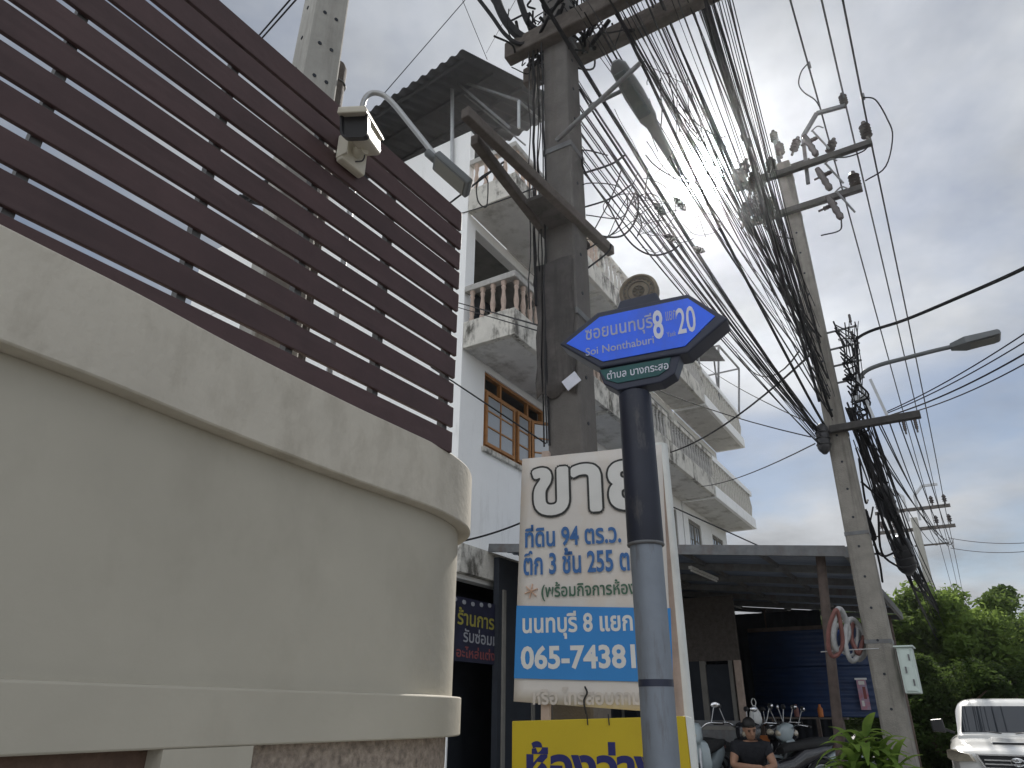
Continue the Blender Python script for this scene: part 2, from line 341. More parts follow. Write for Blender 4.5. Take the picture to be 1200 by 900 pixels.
def lettering(s, m, parent, x0, x1, z0, z1, y, bold=0.0, name='lettering', grow=0.0, shear=0.0):
    """flat lettering on a plane y = const facing -y, fitted to the rectangle"""
    v, f = text_pts(s, bold)
    if not v: return None
    a = np.array(v); lo, hi = a.min(0), a.max(0)
    vs = [(x0 + (p[0] - lo[0]) / (hi[0] - lo[0]) * (x1 - x0), y, z0 + (p[1] - lo[1]) / (hi[1] - lo[1]) * (z1 - z0)) for p in v]
    mb = MB(); mb.add(vs, f); me = mb.mesh(name, m); o = bpy.data.objects.new(name, me); COL.objects.link(o); o.parent = parent; return o
def corr(mb, p, e1, e2, waves, amp, nrm, seg=6, rows=2):
    """corrugated sheet from corner p; waves across e1, ribs along e2"""
    p, e1, e2, nrm = Vector(p), Vector(e1), Vector(e2), Vector(nrm); n = waves * seg; vs = []; fs = []
    for j in range(rows):
        for i in range(n + 1):
            vs.append(p + e1 * (i / n) + e2 * (j / (rows - 1)) + nrm * (amp * math.sin(2 * math.pi * i / seg)))
    for j in range(rows - 1):
        for i in range(n): fs.append((j * (n + 1) + i, j * (n + 1) + i + 1, (j + 1) * (n + 1) + i + 1, (j + 1) * (n + 1) + i))
    return mb.add(vs, fs)
def sagline(p, q, sag, n=14, wob=0.0):
    p, q = Vector(p), Vector(q); out = []
    ph = random.random() * 6.28; L = (q - p).length
    for i in range(n + 1):
        t = i / n; c = p.lerp(q, t); c.z -= sag * 4 * t * (1 - t)
        if wob and 0 < i < n: c += Vector((math.sin(t * 9 + ph), math.cos(t * 7 + ph), math.sin(t * 11 + 2 * ph))) * wob
        out.append(c)
    return out
def smooth_path(pts, n=6):
    P = [Vector(p) for p in pts]; P = [P[0] * 2 - P[1]] + P + [P[-1] * 2 - P[-2]]; out = []
    for i in range(1, len(P) - 2):
        for k in range(n):
            t = k / n; a, b, c, d = P[i - 1], P[i], P[i + 1], P[i + 2]
            out.append(.5 * ((2 * b) + (c - a) * t + (2 * a - 5 * b + 4 * c - d) * t * t + (3 * b - a - 3 * c + d) * t ** 3))
    out.append(P[-2]); return out
def cable(path, r, label, group=None, m='black', name='overhead_cable', n=5):
    return MB().tube(path, r, n).build(name, m, smooth=60, label=label, cat='cable', group=group)

# ------------------------------------------------------------ the setting
gm = MB(); gm.add([(-900, -900, -.03), (900, -900, -.03), (900, 900, -.03), (-900, 900, -.03)], [(0, 1, 2, 3)])
tag(gm.build('ground', 'soil'), kind='structure')
rm = MB(); rm.add([W(-60, 6.1, .0), W(-60, 13.5, .0), W(160, 13.5, .0), W(160, 6.1, .0)], [(0, 1, 2, 3)])
tag(rm.build('road', 'asphalt'), kind='structure')
BM = Matrix.Translation(BF.o) @ RZ(STREET)
pm = MB(); pm.box((-40, -5.96, -.05), (60, 8, .12), BM); tag(pm.build('pavement', 'paving'), kind='structure')
km = MB(); km.box((-40, -6.1, -.05), (60, -5.965, .128), BM); tag(km.build('kerb', 'concrete_far', bevel=.015), kind='structure')
lm = MB()
for i in range(14): lm.add([W(-8 + i * 5, 9.7, .004), W(-8 + i * 5, 9.82, .004), W(-5.5 + i * 5, 9.82, .004), W(-5.5 + i * 5, 9.7, .004)], [(0, 1, 2, 3)])
tag(lm.build('road_marking', 'letter'), kind='structure')

yf = MB(); yf.box((.62, -5.2, .121), (8.2, -.22, .42), BM); tag(yf.build('yard_floor', 'shade_floor'), kind='structure')
# ------------------------------------------------------------ curved boundary wall
ZC0, ZC1 = 2.54, 2.90
k11 = [at_z(x, y, ZC0) for x, y in ((0, 399), (133, 450), (267, 505), (400, 556), (467, 580), (513, 597), (541, 612))]
plan = [(p.x, p.y) for p in k11]
d0 = Vector(plan[0]) - Vector(plan[1]); d0.normalize()
back = [tuple(Vector(plan[0]) + d0 * t) for t in (4.5, 3.0, 1.6, .7)]
ex, ey = plan[-1]
fwd = [(ex + .035, ey + .22), (ex + .01, ey + .45), (ex - .11, ey + .72), (ex - .36, ey + .98), (ex - .75, ey + 1.2), (ex - 1.6, ey + 1.6), (ex - 3.2, ey + 2.4)]
ctrl = [Vector((x, y, 0)) for x, y in back + plan + fwd]
curve = smooth_path(ctrl, 7)
def off(curve, d):
    out = []
    for i, p in enumerate(curve):
        t = curve[min(i + 1, len(curve) - 1)] - curve[max(i - 1, 0)]; t.normalize(); nl = Vector((-t.y, t.x, 0)); out.append(p + nl * d)
    return out
def wall_strip(prof, a=0, b=None, m='cream', name='wall_body', parent=None, bevel=0, smooth=35):
    cs = {d: off(curve, d) for d, z in prof}; n = len(curve) if b is None else b
    rings = [[Vector((cs[d][i].x, cs[d][i].y, z)) for d, z in prof] for i in range(a, n)]
    return MB().loft(rings).build(name, m, parent, smooth=smooth, bevel=bevel)
bw = thing('boundary_wall', 'cream plastered curved boundary wall with rounded coping and lower band', 'wall')
wall_strip([(.075, 1.5), (.075, 2.539), (.10, 2.5395), (.30, 2.5395), (.30, 1.5)], parent=bw)
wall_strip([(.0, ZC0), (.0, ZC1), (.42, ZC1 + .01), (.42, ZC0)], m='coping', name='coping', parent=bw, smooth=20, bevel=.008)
wall_strip([(.022, 1.432), (.022, 1.622), (.09, 1.628), (.09, 1.432)], name='lower_band', parent=bw, smooth=20, bevel=.007)
def nearest(px, py, z):
    p = at_z(px, py, z); p.z = 0; d = ray(px, py); best = 0; bd = 9
    for i, q in enumerate(curve):
        a = math.atan2(d.x, d.y) - math.atan2(q.x, q.y)
        if abs(a) < bd and q.y > .5 and i < len(curve) - 30: bd = abs(a); best = i
    return best
ia, ib = nearest(205, 890, 1.44), nearest(290, 885, 1.44)
wall_strip([(.10, 0), (.10, 1.436), (.30, 1.436), (.30, 0)], 0, ia + 1, 'brown', 'panel', bw)
wall_strip([(.10, 0), (.10, 1.436), (.30, 1.436), (.30, 0)], ib, None, 'stone', 'stone_panel', bw)
wall_strip([(.0225, 0), (.0225, 1.4315), (.31, 1.4315), (.31, 0)], ia, ib + 1, 'cream', 'pilaster', bw)

# ------------------------------------------------------------ slatted fence on the wall
FAZ = rad(90 - 34.0)
fe = at_z(527, 525, 2.90)
FF = Frame((fe.x, fe.y + .06), FAZ)
zt = FF.px(537, 245).z; zb = 2.885; NS = 11; pitch = (zt - zb) / NS
fence = thing('slat_fence', 'dark brown horizontal slat fence standing on the cream wall', 'fence', FF.w(0, 0, zb), FAZ)
sl_len = 5.2
smesh = None
for i in range(NS):
    z0 = i * pitch; h = pitch * (.825 if i < NS - 1 else .97)
    for x0, x1 in ((-sl_len, random.uniform(-.006, .006)),):
        o = MB().box((x0, -.011, z0 + .004), (x1, .011, z0 + h)).build('slat', 'slat', fence, bevel=.004); o.rotation_euler = (random.uniform(-.005, .005), random.uniform(-.0018, .0018), 0); o.location.y = random.uniform(-.002, .001); o.location.z = random.uniform(-.003, .003)
for x in (-.05, -.62, -1.18, -1.72, -2.35, -3.2, -4.2):
    MB().box((x - .02, .012, -.03), (x + .02, .055, pitch * NS - .02)).build('post', 'slat_post', fence)
MB().box((-sl_len, .012, pitch * NS - .012), (0, .05, pitch * NS + .004)).build('top_rail', 'slat', fence)

# ------------------------------------------------------------ security camera on the fence
cp = FF.px(412, 178, -.03)
cc = thing('security_camera', 'cream bullet security camera with dark lens hood on fence slats', 'camera', FF.w(cp.x, -.012, cp.z), FAZ)
MB().box((-.085, -.055, -.125), (.085, 0, .06)).build('junction_box', 'cctv', cc, bevel=.012)
MB().box((-.09, -.085, -.105), (-.076, -.004, .05)).build('cover_flap', 'cctv', cc, bevel=.004)
MB().lathe([(.028, 0), (.032, .01), (.026, .05), (.03, .07)], 12, T(0, -.05, -.03) @ RX(rad(90))).build('bracket', 'cctv', cc, smooth=40)
# the housing points back along the fence and out, hood towards the camera
hm = T(-.07, -.17, -.015) @ RZ(rad(-150)) @ RY(rad(24)) @ Matrix.Scale(1.25, 4)
ring = lambda x, w, h, r=.4: [hm @ Vector((x, w * math.copysign(abs(math.cos(a)) ** r, math.cos(a)), h * math.copysign(abs(math.sin(a)) ** r, math.sin(a)))) for a in [2 * math.pi * (j + .5) / 20 for j in range(20)]]
MB().loft([ring(-.15, .03, .03), ring(-.145, .042, .04), ring(.07, .046, .044)]).build('housing', 'cctv', cc, smooth=40)
MB().loft([ring(.07, .05, .048), ring(.075, .056, .054), ring(.125, .058, .056), ring(.125, .05, .048), ring(.11, .046, .044)]).build('lens_hood', 'plastic', cc, smooth=40)
MB().loft([ring(.104, .044, .042), ring(.109, .044, .042)]).build('lens', 'lens', cc)
sh = MB()
for a in (-1,):
    sh.add([hm @ Vector(p) for p in ((-.16, -.056, .03), (-.16, .056, .03), (.15, .062, .035), (.15, -.062, .035), (-.16, -.05, .054), (-.16, .05, .054), (.15, .056, .062), (.15, -.056, .062))], [(4, 5, 6, 7), (0, 4, 7, 3), (1, 2, 6, 5), (0, 1, 5, 4), (3, 7, 6, 2), (0, 3, 2, 1)])
sh.build('sunshield', 'cctv', cc, bevel=.006)
MB().tube(smooth_path([(.03, -.058, .0), (.035, -.085, -.03), (.03, -.08, -.07), (.0, -.06, -.09)]), .004, 6).build('lead', 'greycable', cc, smooth=60)

# ------------------------------------------------------------ pale concrete pole and stub behind the fence
def square_rings(hw0, hw1, h, ch=.14, n=2):
    out = []
    for i in range(n):
        t = i / (n - 1); w = hw0 + (hw1 - hw0) * t; c = w * ch; z = h * t
        out.append([Vector(p) for p in ((-w + c, -w, z), (w - c, -w, z), (w, -w + c, z), (w, w - c, z), (w - c, w, z), (-w + c, w, z), (-w, w - c, z), (-w, -w + c, z))])
    return out
p0 = at_y(378, 30, 3.45)
lp = thing('utility_pole', 'pale concrete pole with bolt holes rising behind the slat fence', 'utility pole', (p0.x, p0.y, 0), rad(40))
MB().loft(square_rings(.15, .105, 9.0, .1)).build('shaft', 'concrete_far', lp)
hb = MB().lathe([(.014, 0), (.014, .004)], 8).mesh('bolt_hole', 'dark')
for i in range(14):
    for y in (-.04, .045): inst('bolt_hole', hb, lp, (y, -(.15 - .005 * (4.4 + i * .3)) - .001, 4.4 + i * .3), (rad(90), 0, 0))
    inst('bolt_hole', hb, lp, (-(.15 - .005 * (4.5 + i * .3)) - .001, 0, 4.5 + i * .3), (0, rad(-90), 0))
ps = at_y(397, 75, 3.75)
st = thing('timber_stub', 'round topped weathered timber stub beside the pale pole', 'post', (ps.x, ps.y, 0))
MB().lathe([(.075, 0), (.066, ps.z - .06), (.05, ps.z - .015), (.018, ps.z)], 12).build('shaft', 'oldwood', st, smooth=40)
MB().torus((0, 0, ps.z - .22), .07, .006).build('wire_tie', 'steel_dull', st, smooth=60)

# ------------------------------------------------------------ gooseneck floodlight behind the fence
g = [at_y(x, y, Y) for x, y, Y in ((424, 140, 3.9), (424, 128, 3.9), (428, 115, 3.9), (437, 109, 3.9), (450, 112, 3.9), (463, 124, 3.9), (480, 145, 3.92), (500, 170, 3.95), (512, 186, 3.97))]
gf = thing('gooseneck_lamp', 'galvanised gooseneck pipe lamp with flat grey head above the fence', 'lamp', (g[0].x, g[0].y, 0))
gl = lambda p: Vector((p.x - g[0].x, p.y - g[0].y, p.z))
MB().tube([Vector((0, 0, 0))] + [Vector((0, 0, g[0].z - .1))] + smooth_path([gl(p) for p in g], 4), .021, 10).build('pipe', 'steel', gf, smooth=60)
h0, h1 = gl(at_y(508, 185, 3.97)), gl(at_y(550, 222, 4.02))
hx = (h1 - h0).normalized()
hy = Vector((0, 0, 1)).cross(hx); hy.normalize(); hz = hx.cross(hy)
HMX = Matrix(((hx.x, hy.x, hz.x, h0.x), (hx.y, hy.y, hz.y, h0.y), (hx.z, hy.z, hz.z, h0.z), (0, 0, 0, 1)))
hl = (h1 - h0).length
MB().lathe([(.026, -.07), (.032, -.06), (.032, .02), (.026, .03)], 12, HMX @ RY(rad(90))).build('collar', 'lampgrey', gf, smooth=40)
MB().box((.02, -.085, -.03), (hl, .085, .03), HMX).build('lamp_head', 'lampgrey', gf, bevel=.014)
MB().box((.05, -.07, -.036), (hl - .03, .07, -.029), HMX).build('lens', 'lampglass', gf, bevel=.003)

# ------------------------------------------------------------ row of shophouses
Z2, Z3, Z4 = 4.15, 7.28, 10.23
def wall_grid(mb, x0, x1, z0, z1, holes, y0, y1):
    xs = sorted({x0, x1, *[h[0] for h in holes], *[h[1] for h in holes]}); zs = sorted({z0, z1, *[h[2] for h in holes], *[h[3] for h in holes]})
    for i in range(len(xs) - 1):
        for j in range(len(zs) - 1):
            cx, cz = (xs[i] + xs[i + 1]) / 2, (zs[j] + zs[j + 1]) / 2
            if any(h[0] < cx < h[1] and h[2] < cz < h[3] for h in holes): continue
            mb.box((xs[i], y0, zs[j]), (xs[i + 1], y1, zs[j + 1]))
bal_me = MB().lathe([(.045, 0), (.05, .02), (.05, .05), (.032, .08), (.045, .16), (.05, .24), (.036, .34), (.03, .44), (.046, .50), (.03, .53), (.05, .57), (.05, .62)], 8).mesh('baluster', 'terracotta', 40)
bal_me2 = MB().lathe([(.045, 0), (.05, .02), (.05, .05), (.032, .08), (.045, .16), (.05, .24), (.036, .34), (.03, .44), (.046, .50), (.03, .53), (.05, .57), (.05, .62)], 8).mesh('baluster', 'paint_grey', 40)
def balcony(root, w, z, style, first):
    P = 1.05
    mb = MB(); mb.box((.101, -P + .101, z + .004), (w - .101, -.012, z + .12)); sl_ = mb.build('balcony', 'soffit', root, bevel=.01)
    pm_ = 'paint_old' if style != 'block' else 'paint'
    rim = .52 if style != 'block' else .35
    mb = MB(); mb.box((.0, -P - .012, z + .0), (w, -P + .10, z + rim)); mb.box((-.012, -P + .1, z + .0), (.10, -.012, z + rim)); mb.box((w - .10, -P + .1, z), (w + .004, -.012, z + rim))
    mb.build('rim', pm_, sl_, bevel=.012)
    if style == 'block':
        mb = MB(); mb.box((.0, -P, z + 1.15), (w, -P + .12, z + 1.32)); mb.box((0, -P + .12, z + 1.15), (.12, -.012, z + 1.32)); mb.box((w - .12, -P + .12, z + 1.15), (w, -.012, z + 1.32)); mb.build('hand_rail', pm_, sl_, bevel=.01)
        n = 16; bw_ = (w - .06) / n
        bmx = MB()
        me_ = None
        for i in range(n):          # pierced relief blocks between rim and rail
            x = .03 + bw_ * i
            if me_ is None:
                b = MB(); b.box((0, 0, 0), (.045, .08, .8)); b.bar((.045, .04, .02), (bw_, .04, .40), .05, .04, (0, 1, 0)); b.bar((.045, .04, .78), (bw_, .04, .40), .05, .04, (0, 1, 0)); b.bar((.045, .04, .40), (bw_, .04, .40), .05, .03, (0, 1, 0)); me_ = b.mesh('relief_block', 'paint_old')
            inst('relief_block', me_, sl_, (x, -P + .02, z + rim))
        MB().box((.05, -P + .075, z + rim), (w - .05, -P + .095, z + 1.15)).build('back_panel', 'paint_grey', sl_)
        mb = MB(); mb.box((0.02, -P + .1, z + rim), (.08, -.02, z + 1.15)); mb.box((w - .08, -P + .1, z + rim), (w - .02, -.02, z + 1.15)); mb.build('end_panel', 'paint', sl_)
        return sl_
    bm_ = bal_me if style == 'terra' else bal_me2
    n = int((w - .3) / .23)
    for i in range(n + 1):
        x = .15 + (w - .3) * i / n; inst('baluster', bm_, sl_, (x, -P + .045, z + rim))
    for i in range(4):
        for x in (.045, w - .045): inst('baluster', bm_, sl_, (x, -P + .24 + i * .22, z + rim))
    mb = MB(); mb.box((-.02, -P - .03, z + rim + .62), (w + .02, -P + .13, z + rim + .74)); mb.box((-.02, -P + .13, z + rim + .62), (.13, -.012, z + rim + .74)); mb.box((w - .13, -P + .13, z + rim + .62), (w + .02, -.012, z + rim + .74))
    mb.build('hand_rail', 'paint_grey' if style == 'terra' else 'paint_old', sl_, bevel=.012)
    mb = MB()
    if style != 'terra':
        for x in (.05, w - .05): MB().box((x - .07, -P - .02, z + rim), (x + .07, -P + .12, z + rim + .62)).build('corner_post', 'paint_old', sl_, bevel=.008)
    return sl_
def casement(root, x0, x1, z0, z1, y, cols, rows, ang=0, m='wood'):
    f = thing_part(root, 'casement', (x0, y, z0), ang)
    w, h = x1 - x0, z1 - z0; mb = MB(); s = .055
    mb.box((0, -.025, 0), (s, .025, h)); mb.box((w - s, -.025, 0), (w, .025, h)); mb.box((s, -.025, 0), (w - s, .025, s)); mb.box((s, -.025, h - s), (w - s, .025, h))
    fr = mb.build('frame', m, f)
    mb = MB(); iw, ih = (w - 2 * s), (h - 2 * s)
    for i in range(1, cols): x = s + iw * i / cols; mb.box((x - .014, -.02, s), (x + .014, .02, h - s))
    for j in range(1, rows):
        z = s + ih * j / rows
        for i in range(cols): mb.box((s + iw * i / cols + .015, -.018, z - .014), (s + iw * (i + 1) / cols - .015, .018, z + .014))
    if mb.v: mb.build('glazing_bar', m, f)
    for i in range(cols):
        for j in range(rows):
            MB().box((s + iw * i / cols + .014, -.004, s + ih * j / rows + .014), (s + iw * (i + 1) / cols - .014, .004, s + ih * (j + 1) / rows - .014)).build('pane', 'window_glass', f)
def thing_part(root, name, loc, rz=0):
    o = bpy.data.objects.new(name, None); COL.objects.link(o); o.parent = root; o.location = loc; o.rotation_euler = (0, 0, rz); return o
bays = [(0.0, 3.85, 'terra', 'white shophouse with terracotta baluster balconies and metal roofed terrace'),
        (3.9, 3.65, 'bal', 'weathered shophouse with narrow balconies just behind the street name sign'),
        (7.6, 3.75, 'bal', 'stained shophouse with dark baluster balconies next to the block fronted one'),
        (11.45, 4.6, 'block', 'end shophouse of the row with pierced block balcony fronts')]
for bi, (u0, w, style, lab) in enumerate(bays):
    r = thing('shophouse', lab, 'house', W(u0, 0, 0), STREET, 'shophouses in the row')
    # side and party walls, slabs, back
    mb = MB(); top = 12.3 if bi == 0 else 11.3
    mb.box((0, .182, .12), (.2, 9.4, Z4)); mb.box((w - .2, .182, .12), (w - .002, 9.4, Z4)); mb.box((.2, 9.2, .12), (w - .2, 9.4, Z4)); mb.build('side_wall', 'paint', r)
    mb = MB()
    for z in (Z2 - .2, Z3 - .02, Z4 - .02): mb.box((.201, .183, z), (w - .201, 9.199, z + .15))
    mb.build('floor_slab', 'dim', r)
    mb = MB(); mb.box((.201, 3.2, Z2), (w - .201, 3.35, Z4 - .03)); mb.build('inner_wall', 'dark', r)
    MB().box((.201, .75, .12), (w - .201, .85, Z2 - .21)).build('doorway_shade', 'dark', r)  # dark sheet across the opening stands in for the shade inside
    # facade, storeys one to three
    holes = [(.03, w - .03, .12, 3.4)]
    if bi == 0: win = [(.72, 2.95, 5.70, 7.16)]
    else: win = [(.45, 1.65, 5.3, 6.9), (w - 1.75, w - .5, 4.35, 6.9)]
    holes += win + [(.28, w - .3, Z3 + .15, Z4 - .22)]
    mb = MB(); wall_grid(mb, .001, w - .003, .12, Z4, holes, 0, .18); mb.build('facade', 'paint', r)
    MB().box((-.015, -.14, 3.46), (w - .003, -.002, 3.9)).build('beam', 'paint_old', r, bevel=.01)
    for (x0, x1, z0, z1) in win:
        fm = MB(); s = .06; yy = .03
        fm.box((x0 + .001, yy, z0 + .001), (x0 + s, yy + .09, z1 - .001)); fm.box((x1 - s, yy, z0 + .001), (x1 - .001, yy + .09, z1 - .001)); fm.box((x0 + s, yy, z0 + .001), (x1 - s, yy + .09, z0 + s)); fm.box((x0 + s, yy, z1 - s), (x1 - s, yy + .09, z1 - .001))
        fm.build('window_frame', 'wood' if bi == 0 else 'dim', r)
        if bi == 0:
            mm = MB(); zt_ = 6.78
            mm.box((x0 + s, yy + .01, zt_), (x1 - s, yy + .08, zt_ + .06)); mm.box((1.78, yy + .01, z0 + s), (1.86, yy + .08, zt_)); mm.box((1.30, yy + .01, zt_ + .06), (1.36, yy + .08, z1 - s)); mm.box((2.3, yy + .01, zt_ + .06), (2.36, yy + .08, z1 - s)); mm.build('mullion', 'wood', r)
            casement(r, x0 + s + .005, 1.775, z0 + s + .005, zt_ - .005, yy - .02, 2, 3)
            casement(r, 1.87, 2.36, z0 + s + .005, zt_ - .005, yy - .02, 1, 3)
            casement(r, 2.885, 2.885 - .5, z0 + s + .005, zt_ - .005, yy - .005, 1, 3, rad(52)) if False else casement(r, 2.42, 2.86, z0 + s + .005, zt_ - .005, yy - .02, 1, 3, rad(-38))
            MB().box((x0 - .05, -.06, z0 - .09), (x1 + .05, -.002, z0 - .005)).build('sill', 'paint_old', r, bevel=.008)
        else:
            n = 2; ww = (x1 - x0 - 2 * s) / n
            for i in range(n): casement(r, x0 + s + ww * i + .004, x0 + s + ww * (i + 1) - .004, z0 + s + .004, z1 - s - .004, yy + .02, 2, 3, 0, 'dim')
    # third storey door set back behind the balcony
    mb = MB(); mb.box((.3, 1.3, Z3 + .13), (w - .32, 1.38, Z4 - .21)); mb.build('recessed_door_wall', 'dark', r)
    dm = MB()
    for i in range(4): dm.box((.5 + i * .7, 1.26, Z3 + .15), (.54 + i * .7, 1.3, Z4 - .5))
    dm.build('door_frame', 'dim', r)
    balcony(r, w, Z3, style, bi == 0); balcony(r, w, Z4, style, bi == 0)
    if bi == 0:
        mb = MB(); mb.box((0, -.0, Z4 + .02), (.16, 8.5, 12.30)); mb.build('parapet', 'paint', r, bevel=.01)
        MB().box((.2, 3.4, Z4 + .13), (w, 3.5, 13.6)).build('terrace_back_wall', 'dark', r)
        MB().box((w - .12, .2, Z4 + .13), (w - .02, 3.39, 12.2)).build('terrace_side_wall', 'dim', r)
    else:
        mb = MB(); mb.box((.0, .02, Z4 + .13), (.1, 6, 11.0)); mb.build('parapet', 'paint_old', r)
    if bi == 0: H0 = r
    if bi == 3: H3 = r
# metal roof over the terrace of the first house
def hl_(x, y, v): p = BF.px(x, y, -v); return Vector(p)
c1 = BF.pxu(543, 58, -.8); c4 = BF.pxu(428, 133, -.8); c2 = BF.px(640, 108, -.95)
e1 = Vector(c4) - Vector(c1); e1 = e1 * 2.6; e2 = (Vector(c2) - Vector(c1)) * 1.35
mb = MB(); corr(mb, c1, e1, e2, 27, .042, (0, 0, 1), 6, 2)
mb.build('terrace_roof', 'roofsheet', H0, solid=.006, smooth=40)
mb = MB()
for t in (.06, .3, .56, .8): a = Vector(c1) + e2 * t - Vector((0, 0, .07)); mb.bar(a + e1 * .02, a + e1 * .98, .05, .07)
mb.build('roof_purlin', 'roofsheet', H0)
t1 = BF.pxu(530, 92, -.06); b1 = BF.pxu(530, 196, -.06)
t2 = BF.px(608, 118, -1.0); b2 = BF.px(608, 150, -1.0)
for nm, a, b, wd_ in (('roof_post', b1, t1, .055), ('roof_post', b2, t2, .045), ('roof_brace', t1, t2, .045), ('roof_brace', t1, BF.px(598, 150, -1.0), .045), ('roof_brace', t2, Vector(t2) + Vector((1.2, .1, .5)), .04), ('roof_brace', Vector(t1) + Vector((0, .05, -.1)), Vector(b2) + Vector((1.3, .6, .9)), .025)):
    MB().bar(a, b, wd_, wd_).build(nm, 'steel' if nm == 'roof_post' else 'steel_dull', H0)
# small awning and cage on top of the end house
wl = lambda v: Vector((v[0] - 11.45, v[1], v[2]))
for x, z0_, z1_ in ((842, 455, 405), (866, 488, 432)):
    a, b = wl(BF.px(x, z0_, -1.0)), wl(BF.px(x, z1_, -1.0)); MB().bar(a, b, .06, .06).build('cage_post', 'steel_dull', H3)
ta, tb = wl(BF.px(842, 405, -1.0)), wl(BF.px(866, 432, -1.0))
MB().bar(ta, tb, .06, .06).build('cage_rail', 'steel_dull', H3); MB().bar(ta, ta + Vector((0, 1.4, 0)), .05, .05).build('cage_rail', 'steel_dull', H3)
MB().bar(tb, tb + Vector((0, 1.4, 0)), .05, .05).build('cage_rail', 'steel_dull', H3)
aw = [wl(BF.px(x, y, -v)) for x, y, v in ((818, 405, 1.2), (850, 400, 1.2), (853, 430, 1.2), (815, 430, .4))]
mb = MB(); corr(mb, Vector((-.25, -1.35, 12.55)), (2.3, 0, 0), (0, 2.2, .55), 14, .02, (0, 0, 1)); mb.build('awning_sheet', 'roofsheet', H3, solid=.005, smooth=40)
for x in (.0, 1.95): MB().bar((x, -1.0, Z4 + .9), (x, -1.0, 12.6), .05, .05).build('awning_post', 'steel_dull', H3)

# ------------------------------------------------------------ shop canopy in front of the houses
cu0 = .75; k_ = BF.pxu(988, 643, cu0); ki = BF.pxu(600, 640, cu0)
vo, zo = -k_.y, k_.z; vi, zi = .16, zo + (ki.z - zo) * (vo - .16) / (vo - (-ki.y))
CL = 7.2
can = thing('shop_canopy', 'dark metal lean-to canopy over the motorbike repair yard', 'canopy', W(cu0, vo, 0), STREET)
run = vo - vi; rise = zi - zo
mb = MB(); corr(mb, (0, 0, zo), (CL, 0, 0), (0, run, rise), 36, .014, (0, 0, 1), 4, 2); mb.build('roof_sheet', 'canopy', can, solid=.004, smooth=50)
mb = MB(); mb.bar((-.02, -.02, zo - .035), (-.02, run, zi - .035), .035, .13); mb.build('fascia', 'steel_dull', can)
mb = MB(); mb.bar((-.04, -.03, zo - .05), (CL + .02, -.03, zo - .05), .05, .13); mb.build('gutter', 'steel_dull', can)
for i in range(1, 7):
    x = CL * i / 6.0 - .02; MB().bar((x, 0, zo - .075), (x, run, zi - .075), .05, .10).build('rafter', 'steel_dull', can)
for j in range(1, 5):
    t = j / 5; MB().bar((0, run * t, zo + rise * t - .04), (CL, run * t, zo + rise * t - .04), .04, .06).build('purlin', 'steel_dull', can)
pt = BF.pxu(962, 655, cu0 + .25); pb = BF.pxu(986, 890, cu0 + .25)
ptl = Vector((.25, -(-pt.y) + vo, zo + .0)); ptl = Vector((.25, pt.y + vo, zo + rise * (pt.y + vo) / run - .03)); pbl = Vector((.25, pb.y + vo, pb.z)); dd = (pbl - ptl); pb0 = ptl + dd * ((ptl.z - .12) / (ptl.z - pbl.z))
MB().tube([pb0, ptl], .058, 12).build('post', 'rust', can, smooth=60)
for x, y in ((CL - .2, .2), (CL - .2, 2.6)): MB().tube([(x, y, .12), (x, y, zo + rise * y / run - .08)], .05, 10).build('post', 'rust', can, smooth=60)
# fluorescent batten under the canopy
bw2 = thing('yard_shade_wall', 'dark sheet metal wall added to shut out light behind the repair yard', 'wall', W(cu0 + CL - .25, .2, .12), STREET - rad(90))  # added enclosure, blocks the bright sky gap so the yard stays dark
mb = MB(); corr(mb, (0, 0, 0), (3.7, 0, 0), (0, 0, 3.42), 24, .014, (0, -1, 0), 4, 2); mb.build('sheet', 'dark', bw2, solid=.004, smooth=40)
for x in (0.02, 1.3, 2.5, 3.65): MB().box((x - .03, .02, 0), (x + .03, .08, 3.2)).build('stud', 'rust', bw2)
yw = thing('yard_front_wall', 'wall under the canopy beside the doorway, coloured dark for shade', 'wall', W(4.2, .25, .12), STREET)
MB().box((-3.3, .0, .0), (4.0, .1, 3.7)).build('panel', 'dark', yw)  # shade under the canopy is put into the panel colour
for k in range(8): MB().box((-3.2 + k * .9, -.03, 0), (-3.12 + k * .9, -.001, 3.2)).build('batten', 'dim', yw)
q0, q1 = BF.pxu(809, 668, 1.6), BF.pxu(836, 682, 2.6)
tl = thing('tube_light', 'unlit white fluorescent batten under the canopy', 'lamp', BF.w(q0.x, q0.y, q0.z), STREET)
d = Vector((q1.x - q0.x, q1.y - q0.y, q1.z - q0.z)); d.z = 0; d = d.normalized() * 1.2
MB().bar((0, 0, .04), d + Vector((0, 0, .04)), .05, .04).build('batten', 'bag', tl); MB().tube([d * .03, d * .97], .014, 8).build('tube', 'bag', tl, smooth=60)
# blue corrugated partition
bu = 6.4
a_, b_ = BF.pxu(876, 742, bu), BF.pxu(1030, 830, bu)
bp = thing('corrugated_partition', 'deep blue corrugated metal partition at the back of the yard', 'partition', W(bu, -b_.y, 0), STREET)
wv = (a_.y - b_.y)
for i, (z0, z1) in enumerate(((1.5, 2.42), (2.36, 3.02))):
    mb = MB(); corr(mb, (-.03 * i, -.3, z0), (0, 0, z1 - z0), (0, wv + .3, 0), 8 if i == 0 else 4, .014, (-1, 0, 0), 6, 2); mb.build('sheet', 'blue_sheet', bp, solid=.004, smooth=40)
for y in (-.25, wv / 2, wv - .05): MB().box((.03, y - .03, .12), (.09, y + .03, 3.1)).build('stud', 'rust', bp)
MB().box((.03, -.3, 3.02), (.09, wv, 3.1)).build('top_rail', 'rust', bp)
